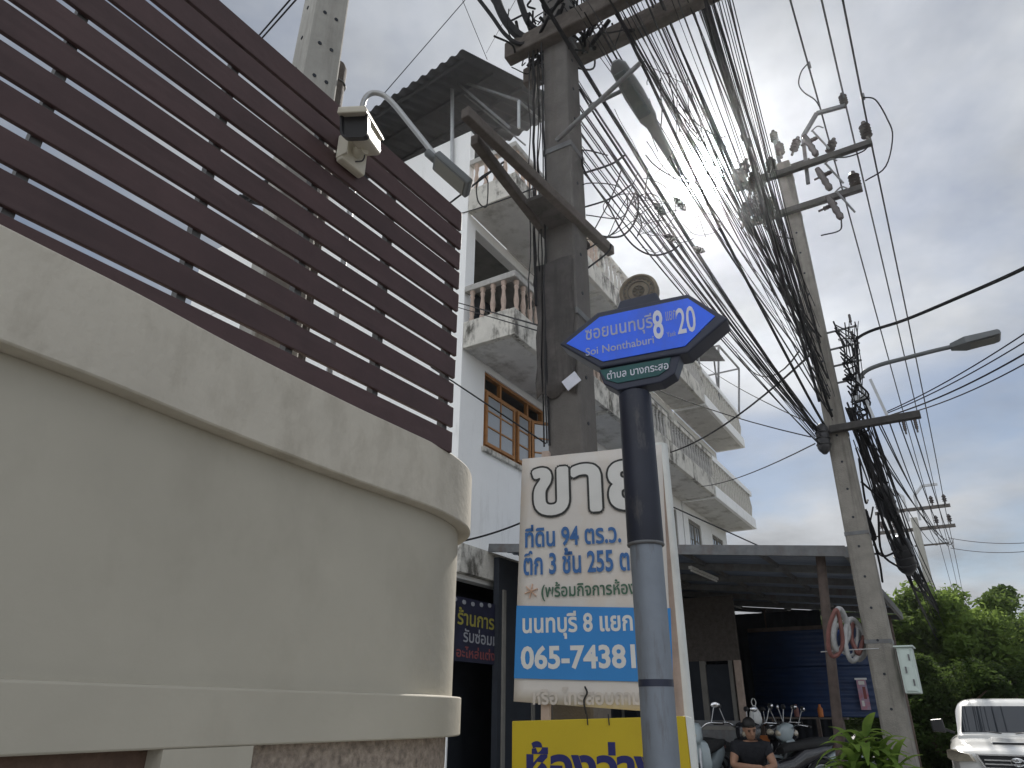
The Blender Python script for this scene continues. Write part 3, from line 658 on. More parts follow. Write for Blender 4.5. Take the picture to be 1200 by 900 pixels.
# poster
po_ = BF.pxu(1003, 796, bu - .06); p1_ = BF.pxu(1021, 832, bu - .06)
ps_ = thing('poster', 'small red and blue poster hung on the blue partition', 'poster', W(bu - .06, -po_.y, p1_.z), STREET - rad(90))
pw, ph = po_.y - p1_.y, po_.z - p1_.z
MB().box((0, -.006, 0), (pw, 0, ph)).build('sheet', 'poster', ps_); MB().box((-.02, -.02, ph - .01), (pw + .02, .004, ph + .02)).build('top_rail', 'bag', ps_)
MB().box((.03, -.009, .06), (pw * .45, -.0062, ph * .3)).build('picture', 'ink_white', ps_); MB().box((pw * .5, -.009, ph * .35), (pw - .03, -.0062, ph * .75)).build('picture', 'ink_red', ps_)
MB().box((.03, -.009, ph * .82), (pw - .03, -.0062, ph * .94)).build('picture', 'ink_white', ps_)
# dim room front behind the yard: door wall at the facade
f0, f1 = BF.pxu(805, 755, 4.6), BF.pxu(872, 895, 4.6)
dr = thing('yard_door', 'dim doorway with pale worn frame beside the blue partition', 'doorway', W(4.9, -f1.y, 0), STREET - rad(90))
dw = f0.y - f1.y
MB().box((-dw - 1.2, 0, 2.42), (.05, .08, 3.55)).build('lintel', 'oldwood', dr); MB().box((-.05, -.03, .12), (.05, .1, 2.42)).build('jamb', 'terracotta', dr); MB().box((-.16, -.0, .12), (-.09, .1, 2.42)).build('jamb', 'dim', dr)
MB().box((-dw + .1, 0, .12), (-dw + .2, .1, 2.42)).build('jamb', 'dim', dr); MB().box((-dw + .2, .05, .12), (-.16, .09, 2.36)).build('door_leaf', 'dark', dr)
MB().box((-dw - 1.2, 0.01, .12), (-dw + .1, .09, 2.42)).build('side_panel', 'dark', dr)
# wooden bench with orange crate, hanging bag, grey board
x_ = BF.pxu(905, 856, 4.2)
wb = thing('work_bench', 'dark cluttered work bench under the blue partition', 'bench', W(4.6, 1.9, 0), STREET - rad(90))
MB().box((0, -.3, .95), (2.2, .3, 1.0)).build('bench_top', 'oldwood', wb)
for x in (.06, 2.14):
    for y in (-.26, .26): MB().box((x - .03, y - .03, .12), (x + .03, y + .03, .95)).build('leg', 'oldwood', wb)
MB().box((.05, -.27, .45), (2.15, .27, .48)).build('shelf', 'oldwood', wb)
oc = BF.pxu(906, 860, 4.55)
ob = thing('orange_crate', 'orange plastic tool crate on the work bench', 'crate', W(4.55, -oc.y, 1.0), STREET - rad(90))
mb = MB(); mb.box((-.24, -.15, 0), (.24, .15, .02)); mb.box((-.24, -.15, .02), (-.225, .15, .2)); mb.box((.225, -.15, .02), (.24, .15, .2)); mb.box((-.225, -.15, .02), (.225, -.135, .2)); mb.box((-.225, .135, .02), (.225, .15, .2)); mb.build('tray', 'orange', ob)
mb = MB(); mb.box((-.25, -.16, .2), (.25, -.13, .22)); mb.box((-.25, .13, .2), (.25, .16, .22)); mb.box((-.25, -.13, .2), (-.22, .13, .22)); mb.box((.22, -.13, .2), (.25, .13, .22)); mb.build('rim', 'orange', ob)
for i, (px_, col) in enumerate(((962, 'orange'), (934, 'hose_red'))):
    q = BF.pxu(px_, 838, 5.2); MB().lathe([(.035, 0), (.045, .01), (.045, .13), (.02, .17), (.018, .2)], 10, Matrix.Translation(W(5.2, -q.y, 1.5))).build('oil_bottle', col, smooth=40, label='%s oil bottle on the shelf under the blue partition' % {'orange': 'orange', 'bag': 'white', 'hose_red': 'red', 'hose_blue': 'blue'}[col], cat='bottle', group='oil bottles on the shelf')
q = BF.pxu(950, 845, 5.2)
sh_ = thing('wall_shelf', 'narrow shelf carrying oil bottles before the blue partition', 'shelf', W(5.2, -q.y, 1.47), STREET - rad(90))
MB().box((-.7, -.12, 0), (.6, .12, .03)).build('board', 'oldwood', sh_)
for x in (-.6, .5): MB().box((x - .02, -.1, -1.35), (x + .02, .1, 0)).build('upright', 'rust', sh_)
bg = BF.pxu(885, 838, 3.6)
hb_ = thing('plastic_bag', 'white plastic bag hanging by the doorway', 'bag', W(3.6, -bg.y, bg.z - .16))
MB().lathe([(.03, 0), (.085, .03), (.10, .10), (.085, .19), (.045, .26), (.015, .30)], 12).build('sack', 'bag', hb_, smooth=60)
mb = MB()
for s in (-1, 1): mb.tube(smooth_path([(s * .02, 0, .29), (s * .035, .0, .35), (s * .01, .0, .4)]), .006, 5)
mb.build('handle', 'bag', hb_, smooth=60)
gb = BF.pxu(838, 850, 3.2)
bd = thing('leaning_board', 'grey panel board standing inside the yard doorway', 'board', W(3.2, -gb.y, .12), STREET - rad(90))
MB().box((-.4, -.02, 0), (.4, .02, 1.33)).build('panel', 'steel_dull', bd, bevel=.006); MB().box((-.4, -.03, 1.2), (.4, -.021, 1.25)).build('batten', 'dim', bd)
# shop banner under the first house's beam
sb0, sb1 = BF.px(533, 694, -.16), BF.px(606, 778, -.16)
sbn = thing('shop_banner', 'dark navy banner with yellow lettering hung under the stained beam', 'banner', W(sb0.x - .12, .17, 0), STREET)
bw_, bz0, bz1 = 2.6, sb1.z - .05, sb0.z - .05
MB().box((0, -.012, bz0), (bw_, 0, bz1)).build('vinyl', 'shop_banner', sbn)
H_ = bz1 - bz0
lettering('ร้านการแต่งซ่อม', 'ink_yellow', sbn, .18, 2.3, bz0 + H_ * .56, bz0 + H_ * .84, -.014, .02)
lettering('รับซ่อมมอเตอร์ไซค์', 'ink_grey', sbn, .34, 2.4, bz0 + H_ * .30, bz0 + H_ * .53, -.014, .015)
lettering('อะไหล่แต่ง', 'ink_red', sbn, .18, 1.2, bz0 + H_ * .06, bz0 + H_ * .24, -.014, .02)
for i in range(11): MB().ball((.1 + i * .23, -.016, bz1 - .05 - .02 * math.sin(i)), (.05, .004, .035), 8, 6).build('border_dot', 'ink_grey', sbn)
for i in range(5): MB().ball((.07, -.016, bz1 - .12 - i * .11), (.025, .004, .04), 8, 6).build('border_dot', 'ink_grey', sbn)

# ------------------------------------------------------------ near concrete pole with cross-arms
PA = Vector((.425, 4.6, 0))
AF = Frame(PA, STREET)
pa = thing('utility_pole', 'square stained concrete utility pole behind the for sale sign', 'utility pole', PA, STREET)
AH = 9.6
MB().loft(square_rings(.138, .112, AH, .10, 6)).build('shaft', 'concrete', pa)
for i in range(16):
    inst('bolt_hole', hb, pa, (-.02, -(.138 - .0027 * (3 + i * .35)) - .001, 3 + i * .35), (rad(90), 0, 0))
zt1 = AF.pxu(645, 62, 0).z
MB().bar((0.17, -2.3, zt1 + .02), (.17, .47, zt1 + .02), .12, .20).build('crossarm', 'oldwood', pa, bevel=.015)
MB().bar((-.17, -2.3, zt1 + .02), (-.17, .47, zt1 + .02), .12, .20).build('crossarm', 'oldwood', pa, bevel=.015)
zp = 5.02
MB().bar((-1.2, .075, zp + .02), (.42, .19, zp + .03), .06, .085).build('crossarm', 'oldwood', pa, bevel=.008)
MB().bar((-1.42, .0, zp + .03), (.42, -.20, zp), .065, .085).build('crossarm', 'oldwood', pa, bevel=.008)
MB().box((-.5, -.09, zp - .02), (.25, .085, zp + .012)).build('arm_plate', 'sheet', pa)
for z in (zp + .02, zt1, 4.2, 5.8): 
    w_ = .142 - .0027 * z; MB().box((-w_ - .004, -w_ - .004, z - .025), (w_ + .004, w_ + .004, z + .025)).build('strap', 'steel_dull', pa)
# dark wrap on the side facing the wall
zw0, zw1 = AF.pxu(655, 463, -.13).z, AF.pxu(655, 305, -.13).z
mb = MB(); n = 9
rows = []
for j in range(10):
    t = j / 9; z = zw0 + (zw1 - zw0) * t; rr = []
    for i in range(n): s = i / (n - 1); rr.append(Vector((-.135 - .02 * math.sin(s * 7 + j) * .4 - .01, .20 - .31 * s + .01 * math.sin(j * 2.1), z + (.03 * math.sin(s * 11) if j == 0 else 0))))
    rows.append(rr)
mb.loft(rows, False, False); mb.build('wrap_sheet', 'sheet', pa, solid=.006, smooth=50)
MB().bar((-.16, -.03, zw0 + .04), (-.155, -.13, zw0 + .10), .006, .09).build('paper_tag', 'letter', pa)
# cables strapped down the pole
for i in range(7):
    y = .10 + .022 * i + random.uniform(-.008, .008); x = -.16 + random.uniform(-.03, .03)
    MB().tube([(x + random.uniform(-.02, .02), y + random.uniform(-.012, .012), z) for z in np.linspace(3.2 if i < 3 else 4.3, zt1 + .2, 14)], random.choice((.006, .008, .012)), 5).build('riser_cable', 'black', pa, smooth=60)
# old street luminaire on a strut
s0, s1 = at_y(652, 165, 4.42), at_y(750, 74, 4.05)
AL = lambda p: AF.loc(p)
MB().tube([AL(s0), AL(s1)], .02, 8).build('lamp_strut', 'steel_dull', pa, smooth=60)
MB().tube([AL(at_y(690, 125, 4.5)), AL(at_y(742, 100, 4.3))], .018, 8).build('lamp_strut', 'steel_dull', pa, smooth=60)
l0, l1 = at_y(722, 74, 4.12), at_y(798, 205, 5.0)
lum = thing('street_luminaire', 'old grey green street luminaire on a strut beside the near pole', 'street lamp', l0, 0)
lx = (l1 - l0).normalized(); ly = Vector((0, 0, 1)).cross(lx); ly.normalize(); lz = lx.cross(ly)
LM = Matrix(((lx.x, ly.x, lz.x, 0), (lx.y, ly.y, lz.y, 0), (lx.z, ly.z, lz.z, 0), (0, 0, 0, 1))); LL = (l1 - l0).length
def lring(x, w, h): return [LM @ Vector((x, w * math.copysign(abs(math.cos(a)) ** .6, math.cos(a)), h * math.copysign(abs(math.sin(a)) ** .6, math.sin(a)))) for a in [2 * math.pi * (j + .5) / 16 for j in range(16)]]
MB().loft([lring(-.02, .03, .02), lring(.03, .07, .035), lring(.3, .085, .042), lring(.55, .075, .04), lring(.62, .05, .03), lring(LL - .05, .032, .025), lring(LL, .025, .025)]).build('housing', 'lampgrey', lum, smooth=40)
MB().loft([[LM @ (Vector((x, y * s, -.038 - dz * .6))) for x, y in ((.06, -.052), (.5, -.064), (.5, .064), (.06, .052))] for s, dz in ((1, 0), (.92, .035), (.75, .05))]).build('diffuser', 'lampgreen', lum, bevel=.01)
MB().tube([LM @ Vector((.2, .0, .06)), LM @ Vector((.2, 0, .14))], .03, 8).build('mounting_boss', 'steel_dull', lum, smooth=60)

# ------------------------------------------------------------ street name sign on its post
SPc = at_y(773, 860, 2.3); SP = (SPc.x, 2.3)
SRZ = rad(90 - 114)
SF = Frame(SP, SRZ)
sg = thing('street_sign', 'blue two-ended arrow street name sign on a grey steel post', 'street sign', (SP[0], SP[1], 0), SRZ)
zs0 = SF.px(757, 640).z; zs1 = SF.px(750, 458, -.03).z + .005
MB().tube([(0, 0, 0), (0, 0, zs0 + .02)], .052, 20).build('post', 'post', sg, smooth=60)
MB().lathe([(.057, zs0), (.059, zs0 + .01), (.057, zs1 - .01), (.05, zs1)], 20).build('post_sleeve', 'sleeve', sg, smooth=40)
MB().box((-.02, -.0535, .86), (.05, -.03, .98)).build('sticker', 'letter', sg) if False else None
MB().lathe([(.0527, zs0 - .42), (.0527, zs0 - .40)], 20).build('tape_band', 'signframe', sg, smooth=40)
MB().torus((0, 0, zs0 + .004), .055, .006).build('sleeve_ring', 'steel_dull', sg, smooth=60)
MB().lathe([(.03, zs1 - .02), (.03, zs1 + .14)], 16).build('collar', 'sleeve', sg, smooth=40)
YF = -.045
def S(x, y, yl=YF): p = SF.px(x, y, yl); return (p.x, p.z)
outl = [S(655, 403), S(700, 366), S(806, 344), S(853, 373), S(806, 413), S(703, 431)]
inl = [S(664, 403), S(703, 372), S(806, 350), S(838, 371), S(803, 406), S(707, 424)]
mb = MB(); mb.prism(outl, YF, .05); mb.build('frame', 'signframe', sg, bevel=.006)
mb = MB(); mb.prism(inl, YF - .004, YF + .01); mb.build('blue_face', 'blue', sg)
def sletter(s, m, x0, y0, x1, y1, bold=.0, yb=-.0055, px_slope=-.2, **k):
    # rectangle given by its left and right ends along the sign's own tilt
    a = S(x0, y1); b = S(x1, y1 + (x1 - x0) * px_slope); t_ = S(x0, y0)
    return lettering(s, m, sg, a[0], b[0], min(a[1], b[1]), min(a[1], b[1]) + (t_[1] - a[1]), YF + yb, bold, **k)
sletter('ซอยนนทบุรี', 'letter_dim', 687, 383, 766, 405, .012)
sletter('Soi Nonthaburi', 'letter_dim', 687, 409, 767, 418, .01)
sletter('8', 'letter', 767, 365, 779, 399, .02)
sletter('แยก', 'letter_dim', 781, 366, 793, 377, .004)
sletter('Yaek', 'letter_dim', 782, 390, 793, 396, .004)
sletter('20', 'letter', 795, 362, 817, 393, .012)
gp = [S(700, 432), S(797, 413), S(790, 436), S(774, 446), S(722, 456), S(706, 448)]
mb = MB(); mb.prism(gp, YF + .012, .035); mb.build('lower_plate', 'signframe', sg, bevel=.004)
gi = [S(703, 434, YF + .01), S(786, 419, YF + .01), S(783, 432, YF + .01), S(772, 440, YF + .01), S(724, 449, YF + .01), S(710, 445, YF + .01)]
mb = MB(); mb.prism(gi, YF + .008, YF + .013); mb.build('green_face', 'green', sg)
sletter('ตำบล บางกระสอ', 'letter', 711, 434, 783, 444, .008, yb=.0065)
mc = S(746, 337); mr = (S(768, 337)[0] - S(724, 337)[0]) / 2
mm_ = T(mc[0], .0, mc[1]) @ RX(rad(90))
MB().lathe([(mr, -.02), (mr + .004, -.01), (mr + .004, .02), (mr - .006, .026), (mr - .012, .022), (mr - .012, .020)], 32, mm_).build('medallion', 'medal', sg, smooth=40)
mb = MB()
for k, r_ in enumerate((.92, .70, .42)): mb.torus((0, 0, .022), mr * r_ - .008, .0022, n=28, m=6, mtx=mm_)
for k in range(18): a = 2 * math.pi * k / 18; mb.ball((mr * .74 * math.cos(a), mr * .74 * math.sin(a), .022), (.004, .004, .003), 6, 4, mm_)
for k in range(7): a = 2 * math.pi * k / 7; mb.tube([mm_ @ Vector((.006 * math.cos(a), .006 * math.sin(a), .022)), mm_ @ Vector((mr * .3 * math.cos(a + .4), mr * .3 * math.sin(a + .4), .024))], .003, 5)
mb.build('seal_relief', 'seal', sg, smooth=60)
a0, a1 = S(720, 362), S(775, 350)
mb = MB(); mb.prism([a0, (a1[0], a0[1] - .01), (a1[0] - .02, a0[1] + .045), (a0[0] + .02, a0[1] + .04)], -.03, .03); mb.build('medallion_foot', 'signframe', sg, bevel=.006)
mb = MB()
for k in range(4): q = S(800 + k * 4, 343 + abs(k - 1.5) * 1.0); mb.box((q[0] - .004, -.02, q[1] - .02), (q[0] + .004, .02, q[1] + .012))

# ------------------------------------------------------------ for sale banner on stakes
SRZ2 = rad(90 - 107)
sp = at_y(700, 680, 4.0)
VF = Frame((sp.x, sp.y), SRZ2)
def V(x, y, yl=0.0): p = VF.px(x, y, yl); return (p.x, p.z)
c = [V(602, 822), V(790, 836), V(775, 521), V(612, 538)]
vb = thing('sale_sign', 'white for sale banner board with blue band and phone number', 'sign', (sp.x, sp.y, 0), SRZ2)
nx, nz = 14, 20; rows = []
for j in range(nz + 1):
    t = j / nz; rr = []
    for i in range(nx + 1):
        s = i / nx; bl, br, tr_, tl_ = [Vector((q[0], 0, q[1])) for q in c]
        p = bl.lerp(br, s).lerp(tl_.lerp(tr_, s), t); p.y = .004 * abs(math.sin(s * 9 + t * 3) * math.sin(t * 8)) ; rr.append(p)
    rows.append(rr)
mb = MB(); mb.loft(rows, False, False); mb.build('vinyl_sheet', 'vinyl', vb, solid=.006, smooth=60)
def vrect(x0, y0, x1, y1): a = V(x0, y1); b = V(x1, y0); return a[0], b[0], a[1], b[1]
def vl(s, m, x0, y0, x1, y1, bold=0.0, y=-.012, dz=0):
    a = V(x0, y1); b = V(x1, y1); t_ = V(x0, y0); return lettering(s, m, vb, a[0], b[0], a[1], t_[1], y, bold)
tl_b, br_b = V(606, 710), V(788, 797)
a, b = V(606, 710), V(603, 795); e_, f_ = V(786, 713), V(789, 800)
mb = MB(); mb.prism([b, f_, e_, a], -.0105, -.0085); mb.build('blue_band', 'vinyl_blue', vb)
def vthick(s, m, x0, y0, x1, y1, r_, y):
    a = V(x0, y1); b = V(x1, y1); t_ = V(x0, y0); return thick_lettering(s, m, vb, a[0], b[0], a[1], t_[1], y, r_)
vthick('ขาย', 'ink_black', 627, 552, 762, 603, .0275, -.0095)
vthick('ขาย', 'ink_white', 627, 552, 762, 603, .0145, -.0122)
vl('ที่ดิน 94 ตร.ว.', 'ink_blue', 616, 616, 729, 643, .025)
vl('ตึก 3 ชั้น 255 ตร.', 'ink_blue', 614, 645, 755, 675, .025)
vl('(พร้อมกิจการห้อง', 'ink_green', 635, 683, 746, 705, .018)
mb = MB(); fc = V(623, 693)
for k in range(6): a = math.pi / 3 * k + .3; mb.bar((fc[0], -.011, fc[1]), (fc[0] + .04 * math.cos(a), -.011, fc[1] + .04 * math.sin(a)), .004, .013, (0, 1, 0))
mb.build('flower_mark', 'ink_orange', vb)
vl('นนทบุรี 8 แยก', 'ink_white', 613, 718, 743, 750, .025)
vl('065-74381', 'ink_white', 611, 757, 746, 785, .03)
vl('หรือ โทรสอบถาม', 'ink_pale', 625, 805, 752, 826, .03, -.0105)
for x0, y0, x1, y1, nm in ((640, 838, 640, 530, 'stake'), (773, 840, 760, 524, 'stake')):
    a, b = V(x0, y0, .035), V(x1, y1, .035); k = (a[1]) / (b[1] - a[1]); MB().bar((a[0] - (b[0] - a[0]) * k, .035, 0), (b[0], .035, b[1]), .045, .045).build(nm, 'terracotta', vb)
for y in (548, 815): a, b = V(616, y, .03), V(776, y, .03); MB().bar((a[0], .027, (a[1] + b[1]) / 2), (b[0], .027, (a[1] + b[1]) / 2), .012, .035).build('batten', 'terracotta', vb)
q = V(686, 812); MB().tube(smooth_path([(q[0], -.012, q[1] + .03), (q[0] + .012, -.02, q[1] + .0), (q[0] - .006, -.018, q[1] - .04), (q[0] + .004, -.02, q[1] - .10)]), .005, 5).build('wire_tie', 'black', vb, smooth=60)
# white post leaning behind the banner
a, b = at_y(806, 895, 4.25), at_y(772, 522, 4.3); dv = (b - a); base = a - dv * (a.z / dv.z)
wp = MB(); wp.tube([base, b], .055, 14); wp.build('leaning_pipe', 'white_pipe', smooth=60, label='white plastic pipe leaning upright behind the banner and yellow board', cat='pipe')
# strip of red brown card between
a, b = V(766, 530, .09), V(775, 650, .09)
cs_ = thing('timber_strip', 'narrow red brown timber strip behind the banner top', 'strip', VF.w(a[0], .09, 0), SRZ2)
MB().box((0, 0, 0), (.045, .012, a[1])).build('strip', 'terracotta', cs_)
# ------------------------------------------------------------ yellow board
YFm = Frame((VF.w(0, -.10, 0).x, VF.w(0, -.10, 0).y), rad(90 - 104))
def Y(x, y): p = YFm.px(x, y); return (p.x, p.z)
yb = thing('room_sign', 'yellow board with navy lettering below the for sale banner', 'sign', (YFm.o.x, YFm.o.y, 0), YFm.rz)
a, b = Y(600, 845), Y(803, 839)
mb = MB(); mb.prism([(a[0], a[1] - .75), (b[0] + .02, a[1] - .75), b, a], 0, .03); mb.build('board', 'yellow', yb, bevel=.004)
d_ = b[0] + .001; mb = MB(); mb.prism([(d_ + .02, a[1] - .75), (d_ + .045, a[1] - .75), (d_ + .03, b[1] - .01), (d_ + .002, b[1])], -.004, .05); mb.build('edge_trim', 'white_pipe', yb)
a1_, b1_, t1_ = Y(617, 918), Y(775, 918), Y(617, 868)
lettering('ห้องว่าง', 'ink_navy', yb, a1_[0], b1_[0], a1_[1], t1_[1], -.002, .04)
for x in (a[0] + .15, b[0] - .15): MB().box((x - .02, .031, 0), (x + .02, .07, a[1] - .02)).build('stake', 'terracotta', yb)
for x in (688, 713): q = Y(x, 842); MB().tube([(q[0], -.006, q[1] + .02), (q[0] + .003, -.006, q[1] - .03)], .003, 5).build('wire_tie', 'black', yb)

# ------------------------------------------------------------ power pole by the road
PB = at_y(1058, 890, 8.0); PB.z = 0
RF = Frame(PB, STREET)
pb = thing('power_pole', 'tall grey concrete power pole with insulators, lamp arm and white cabinet', 'utility pole', PB, STREET)
BHT = RF.pxu(930, 190, 0).z
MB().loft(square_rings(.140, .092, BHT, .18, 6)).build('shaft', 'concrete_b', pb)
MB().box((-.166, -.03, .3), (-.160, .03, 6.2)).build('shaft_groove', 'sheet', pb) if False else None
for i in range(20):
    zz_ = 1.6 + i * .33; inst('bolt_hole', hb, pb, (-(.140 - (.048 / BHT) * zz_) - .001, .0, zz_), (0, rad(-90), 0))
def R(x, y, xl=0.0): p = RF.pxu(x, y, xl); return Vector((p.x, p.y, p.z))
arms = []
for (x0, y0, x1, y1, dx) in ((862, 222, 1022, 166, -.14), (872, 262, 1011, 222, -.14), (880, 212, 950, 190, .14)):
    a, b = R(x0, y0, dx), R(x1, y1, dx); z = (a.z + b.z) / 2; a.z = b.z = z
    MB().bar(a, b, .075, .09).build('crossarm', 'darksteel', pb, bevel=.008); arms.append((a, b, z))
def insulator(p, h=.26, tilt=(0, 0, 0), name='insulator', r=.075):
    k = h / .26; prof = [(.022, -.10), (.022, .0)]
    for i in range(4): z = .0 + i * .055; prof += [(.04, z), (r, z + .012), (r * .92, z + .02), (.042, z + .045)]
    prof += [(.035, .235), (.03, .26)]
    m_ = Matrix.Translation(p) @ RX(tilt[0]) @ RY(tilt[1])
    return MB().lathe([(a * (1 if k > .9 else k), b * k) for a, b in prof], 12, m_).build(name, 'porcelain', pb, smooth=50)
for x, y, h in ((1016, 160, .26), (1003, 218, .24), (865, 215, .26), (890, 252, .24), (905, 200, .24), (915, 180, .22)):
    insulator(R(x, y, -.14), h)
for x, y in ((972, 178), (885, 236), (930, 176)): insulator(R(x, y, -.14), .22, (rad(25), 0, 0))
for x, y in ((944, 168), (960, 208), (965, 245), (895, 260)): insulator(R(x, y, -.14), .18, (rad(80), 0, 0), r=.05)
for x, y, h in ((868, 212, .38), (880, 222, .36), (886, 250, .36), (898, 256, .34), (872, 258, .36)): insulator(R(x, y, -.2), h, (rad(20), 0, 0), r=.085)
for x, y in ((948, 76), (1011, 113)): q = R(x, y, 0); MB().box((-.04, q.y - .025, q.z - .045), (.04, q.y + .025, q.z + .03)).build('line_clamp', 'steel_dull', pb, bevel=.006)
def cutout(x, y, ln=.42):
    p = R(x, y, -.2); mb = MB(); mb.lathe([(.035, 0), (.05, .05), (.038, .10), (.05, .16), (.038, .22), (.05, .28), (.035, ln)], 10, Matrix.Translation(p) @ RX(rad(-14))); mb.build('fuse_cutout', 'porcelain', pb, smooth=40)
    q = p + Vector((-.02, -.17, .02)); MB().tube([q, p + Vector((-.02, -.02, ln))], .014, 8).build('fuse_tube', 'steel_dull', pb, smooth=60)
    MB().tube(smooth_path([p + Vector((0, .0, ln + .02)), p + Vector((0, -.09, ln + .07)), p + Vector((-.01, -.16, ln - .0))]), .01, 6).build('fuse_bracket', 'steel_dull', pb, smooth=60)
for x, y in ((957, 182), (973, 222), (986, 256)): cutout(x, y)
br = [R(x, y, -.05) for x, y in ((947, 215), (941, 160), (957, 133), (990, 124))]
mb = MB()
for a, b in zip(br, br[1:]): mb.bar(a, b, .05, .05)
mb.build('top_bracket', 'steel_dull', pb); insulator(br[-1] + Vector((0, 0, .04)), .2)
br2 = [R(x, y, .02) for x, y in ((934, 255), (912, 185), (908, 165))]
mb = MB(); mb.bar(br2[0], br2[1], .05, .05); mb.bar(br2[1], br2[2], .05, .05); mb.build('top_bracket', 'steel_dull', pb); insulator(br2[2], .2)
loops = [((947, 74), (939, 84), (936, 98), (942, 108), (955, 117), (962, 128)), ((1011, 114), (1026, 117), (1040, 140), (1046, 160), (1038, 195), (1014, 212)), ((1017, 172), (1010, 178), (992, 184), (975, 184)), ((896, 266), (905, 275), (930, 280)), ((962, 276), (984, 270), (986, 258)), ((940, 198), (915, 200), (905, 199))]
for lp_ in loops: MB().tube(smooth_path([R(x, y, -.14) for x, y in lp_], 5), .010, 6).build('jumper_wire', 'black', pb, smooth=60)
# low cross-arm, rack and brackets
a, b = R(972, 503, -.18), R(1079, 486, -.18); a.z = b.z = (a.z + b.z) / 2
MB().bar(a, b, .08, .085).build('crossarm', 'darksteel', pb, bevel=.008)
zl = a.z
for (x, y) in ((1020, 445), (1003, 440)): 
    q = R(x, y, -.1); MB().bar(q, Vector((q.x, q.y - .1, zl)), .05, .03).build('rack_bar', 'steel', pb)
q0, q1 = R(1000, 468, -.1), R(1019, 464, -.1); MB().bar(q0, q1, .06, .06).build('rack_bar', 'steel', pb)
for x, y in ((975, 385), (978, 405), (980, 425), (983, 445)):
    q = R(x, y, -.1); MB().bar(Vector((0, q.y + .15, q.z)), Vector((0, q.y - .28, q.z + .01)), .02, .02).build('cable_hook', 'steel_dull', pb); insulator(Vector((0, q.y - .22, q.z + .08)), .11, r=.035)
for x in (1058, 1072): q = R(x, 492, -.18); insulator(Vector((q.x, q.y, zl - .16)), .12, r=.035)
for z in (zl, arms[0][2], arms[1][2], 3.4, 2.25): w_ = .144 - .048 / BHT * z; MB().box((-w_, -w_, z - .02), (w_, w_, z + .02)).build('strap', 'steel_dull', pb)
# led street lamp
lp_ = [R(x, y, -.05) for x, y in ((1000, 470), (1004, 452), (1012, 437), (1030, 428), (1060, 420), (1095, 411), (1117, 406))]
led = thing('led_street_lamp', 'flat grey led street lamp on a bent arm of the power pole', 'street lamp', RF.w(*lp_[0]), STREET)
D0 = lp_[0]; q = [p - D0 for p in lp_]
MB().tube(smooth_path(q, 5), .027, 8).build('lamp_arm', 'lampgrey', led, smooth=60)
e = (R(1170, 393, -.05) - D0); e = q[-1] + (e - q[-1]); ax = (e - q[-1]).normalized(); ay = Vector((1, 0, 0)); az = ax.cross(ay); az.normalize()
EM = Matrix(((ax.x, ay.x, az.x, q[-1].x), (ax.y, ay.y, az.y, q[-1].y), (ax.z, ay.z, az.z, q[-1].z), (0, 0, 0, 1))); el = (e - q[-1]).length
MB().loft([[EM @ Vector(p) for p in ((x, -w, -h), (x, w, -h), (x, w * .9, h), (x, -w * .9, h))] for x, w, h in ((-.03, .05, .03), (.06, .09, .04), (.12, .12, .045), (el, .12, .035), (el + .02, .10, .02))]).build('lamp_head', 'lampgrey', led, bevel=.008)
MB().box((.16, -.09, -.05), (el - .04, .09, -.0455), EM).build('lamp_lens', 'lampglass', led)
# meter cabinet strapped to the pole
c0, c1_ = R(1049, 760, -.1), R(1078, 813, -.1)
cw = c0.y - c1_.y
cab = thing('meter_cabinet', 'pale green grey steel cabinet strapped to the power pole', 'cabinet', RF.w(-.26, c0.y - .02, c1_.z), STREET)
chh = c0.z - c1_.z
MB().box((0, -cw, 0), (.3, 0, chh)).build('body', 'cabinet', cab, bevel=.008); MB().box((-.012, -cw + .02, .02), (-.001, -.02, chh - .02)).build('door', 'cabinet', cab, bevel=.004)
for z in (.1, chh - .1): MB().box((-.022, -cw + .03, z - .03), (-.0125, -cw + .045, z + .03)).build('hinge', 'steel_dull', cab)
MB().box((-.03, -.06, chh / 2 - .03), (-.0125, -.045, chh / 2 + .03)).build('handle', 'steel_dull', cab)
MB().box((-.03, -cw - .02, chh), (.32, .02, chh + .015)).build('rain_cap', 'cabinet', cab)
# ------------------------------------------------------------ far poles
def far_pole(x, label):
    r = thing('power_pole', label, 'utility pole', RF.w(x, 0, 0), STREET, 'power poles along the street')
    H = BHT - .1; MB().loft(square_rings(.17, .12, H, .16)).build('shaft', 'concrete_far', r)
    for z in (H - .45, H + .35):
        MB().bar((0, -1.35, z), (0, 1.35, z), .12, .12).build('crossarm', 'oldwood', r)
        for y in (-1.2, -.75, .75, 1.2):
            MB().lathe([(.03, 0), (.03, .1), (.09, .12), (.05, .18), (.1, .2), (.05, .27), (.09, .3), (.03, .4)], 8, T(0, y, z + .06)).build('insulator', 'porcelain', r, smooth=40)
    for s in (-1, 1):
        mb = MB(); pts = [(0, s * .2, H - .1), (0, s * .2, H + .9), (0, s * .55, H + 1.25), (0, s * 1.1, H + 1.25)]
        for a, b in zip(pts, pts[1:]): mb.bar(a, b, .09, .09)
        mb.build('top_bracket', 'steel', r)
    MB().bar((0, -1.0, H - 1.1), (0, .2, H - 1.1), .06, .06).build('crossarm', 'oldwood', r)
    return r
far_pole(23.4, 'concrete power pole with twin goosenecks standing above the trees')
far_pole(52, 'most distant small power pole head peeping over the treetops')

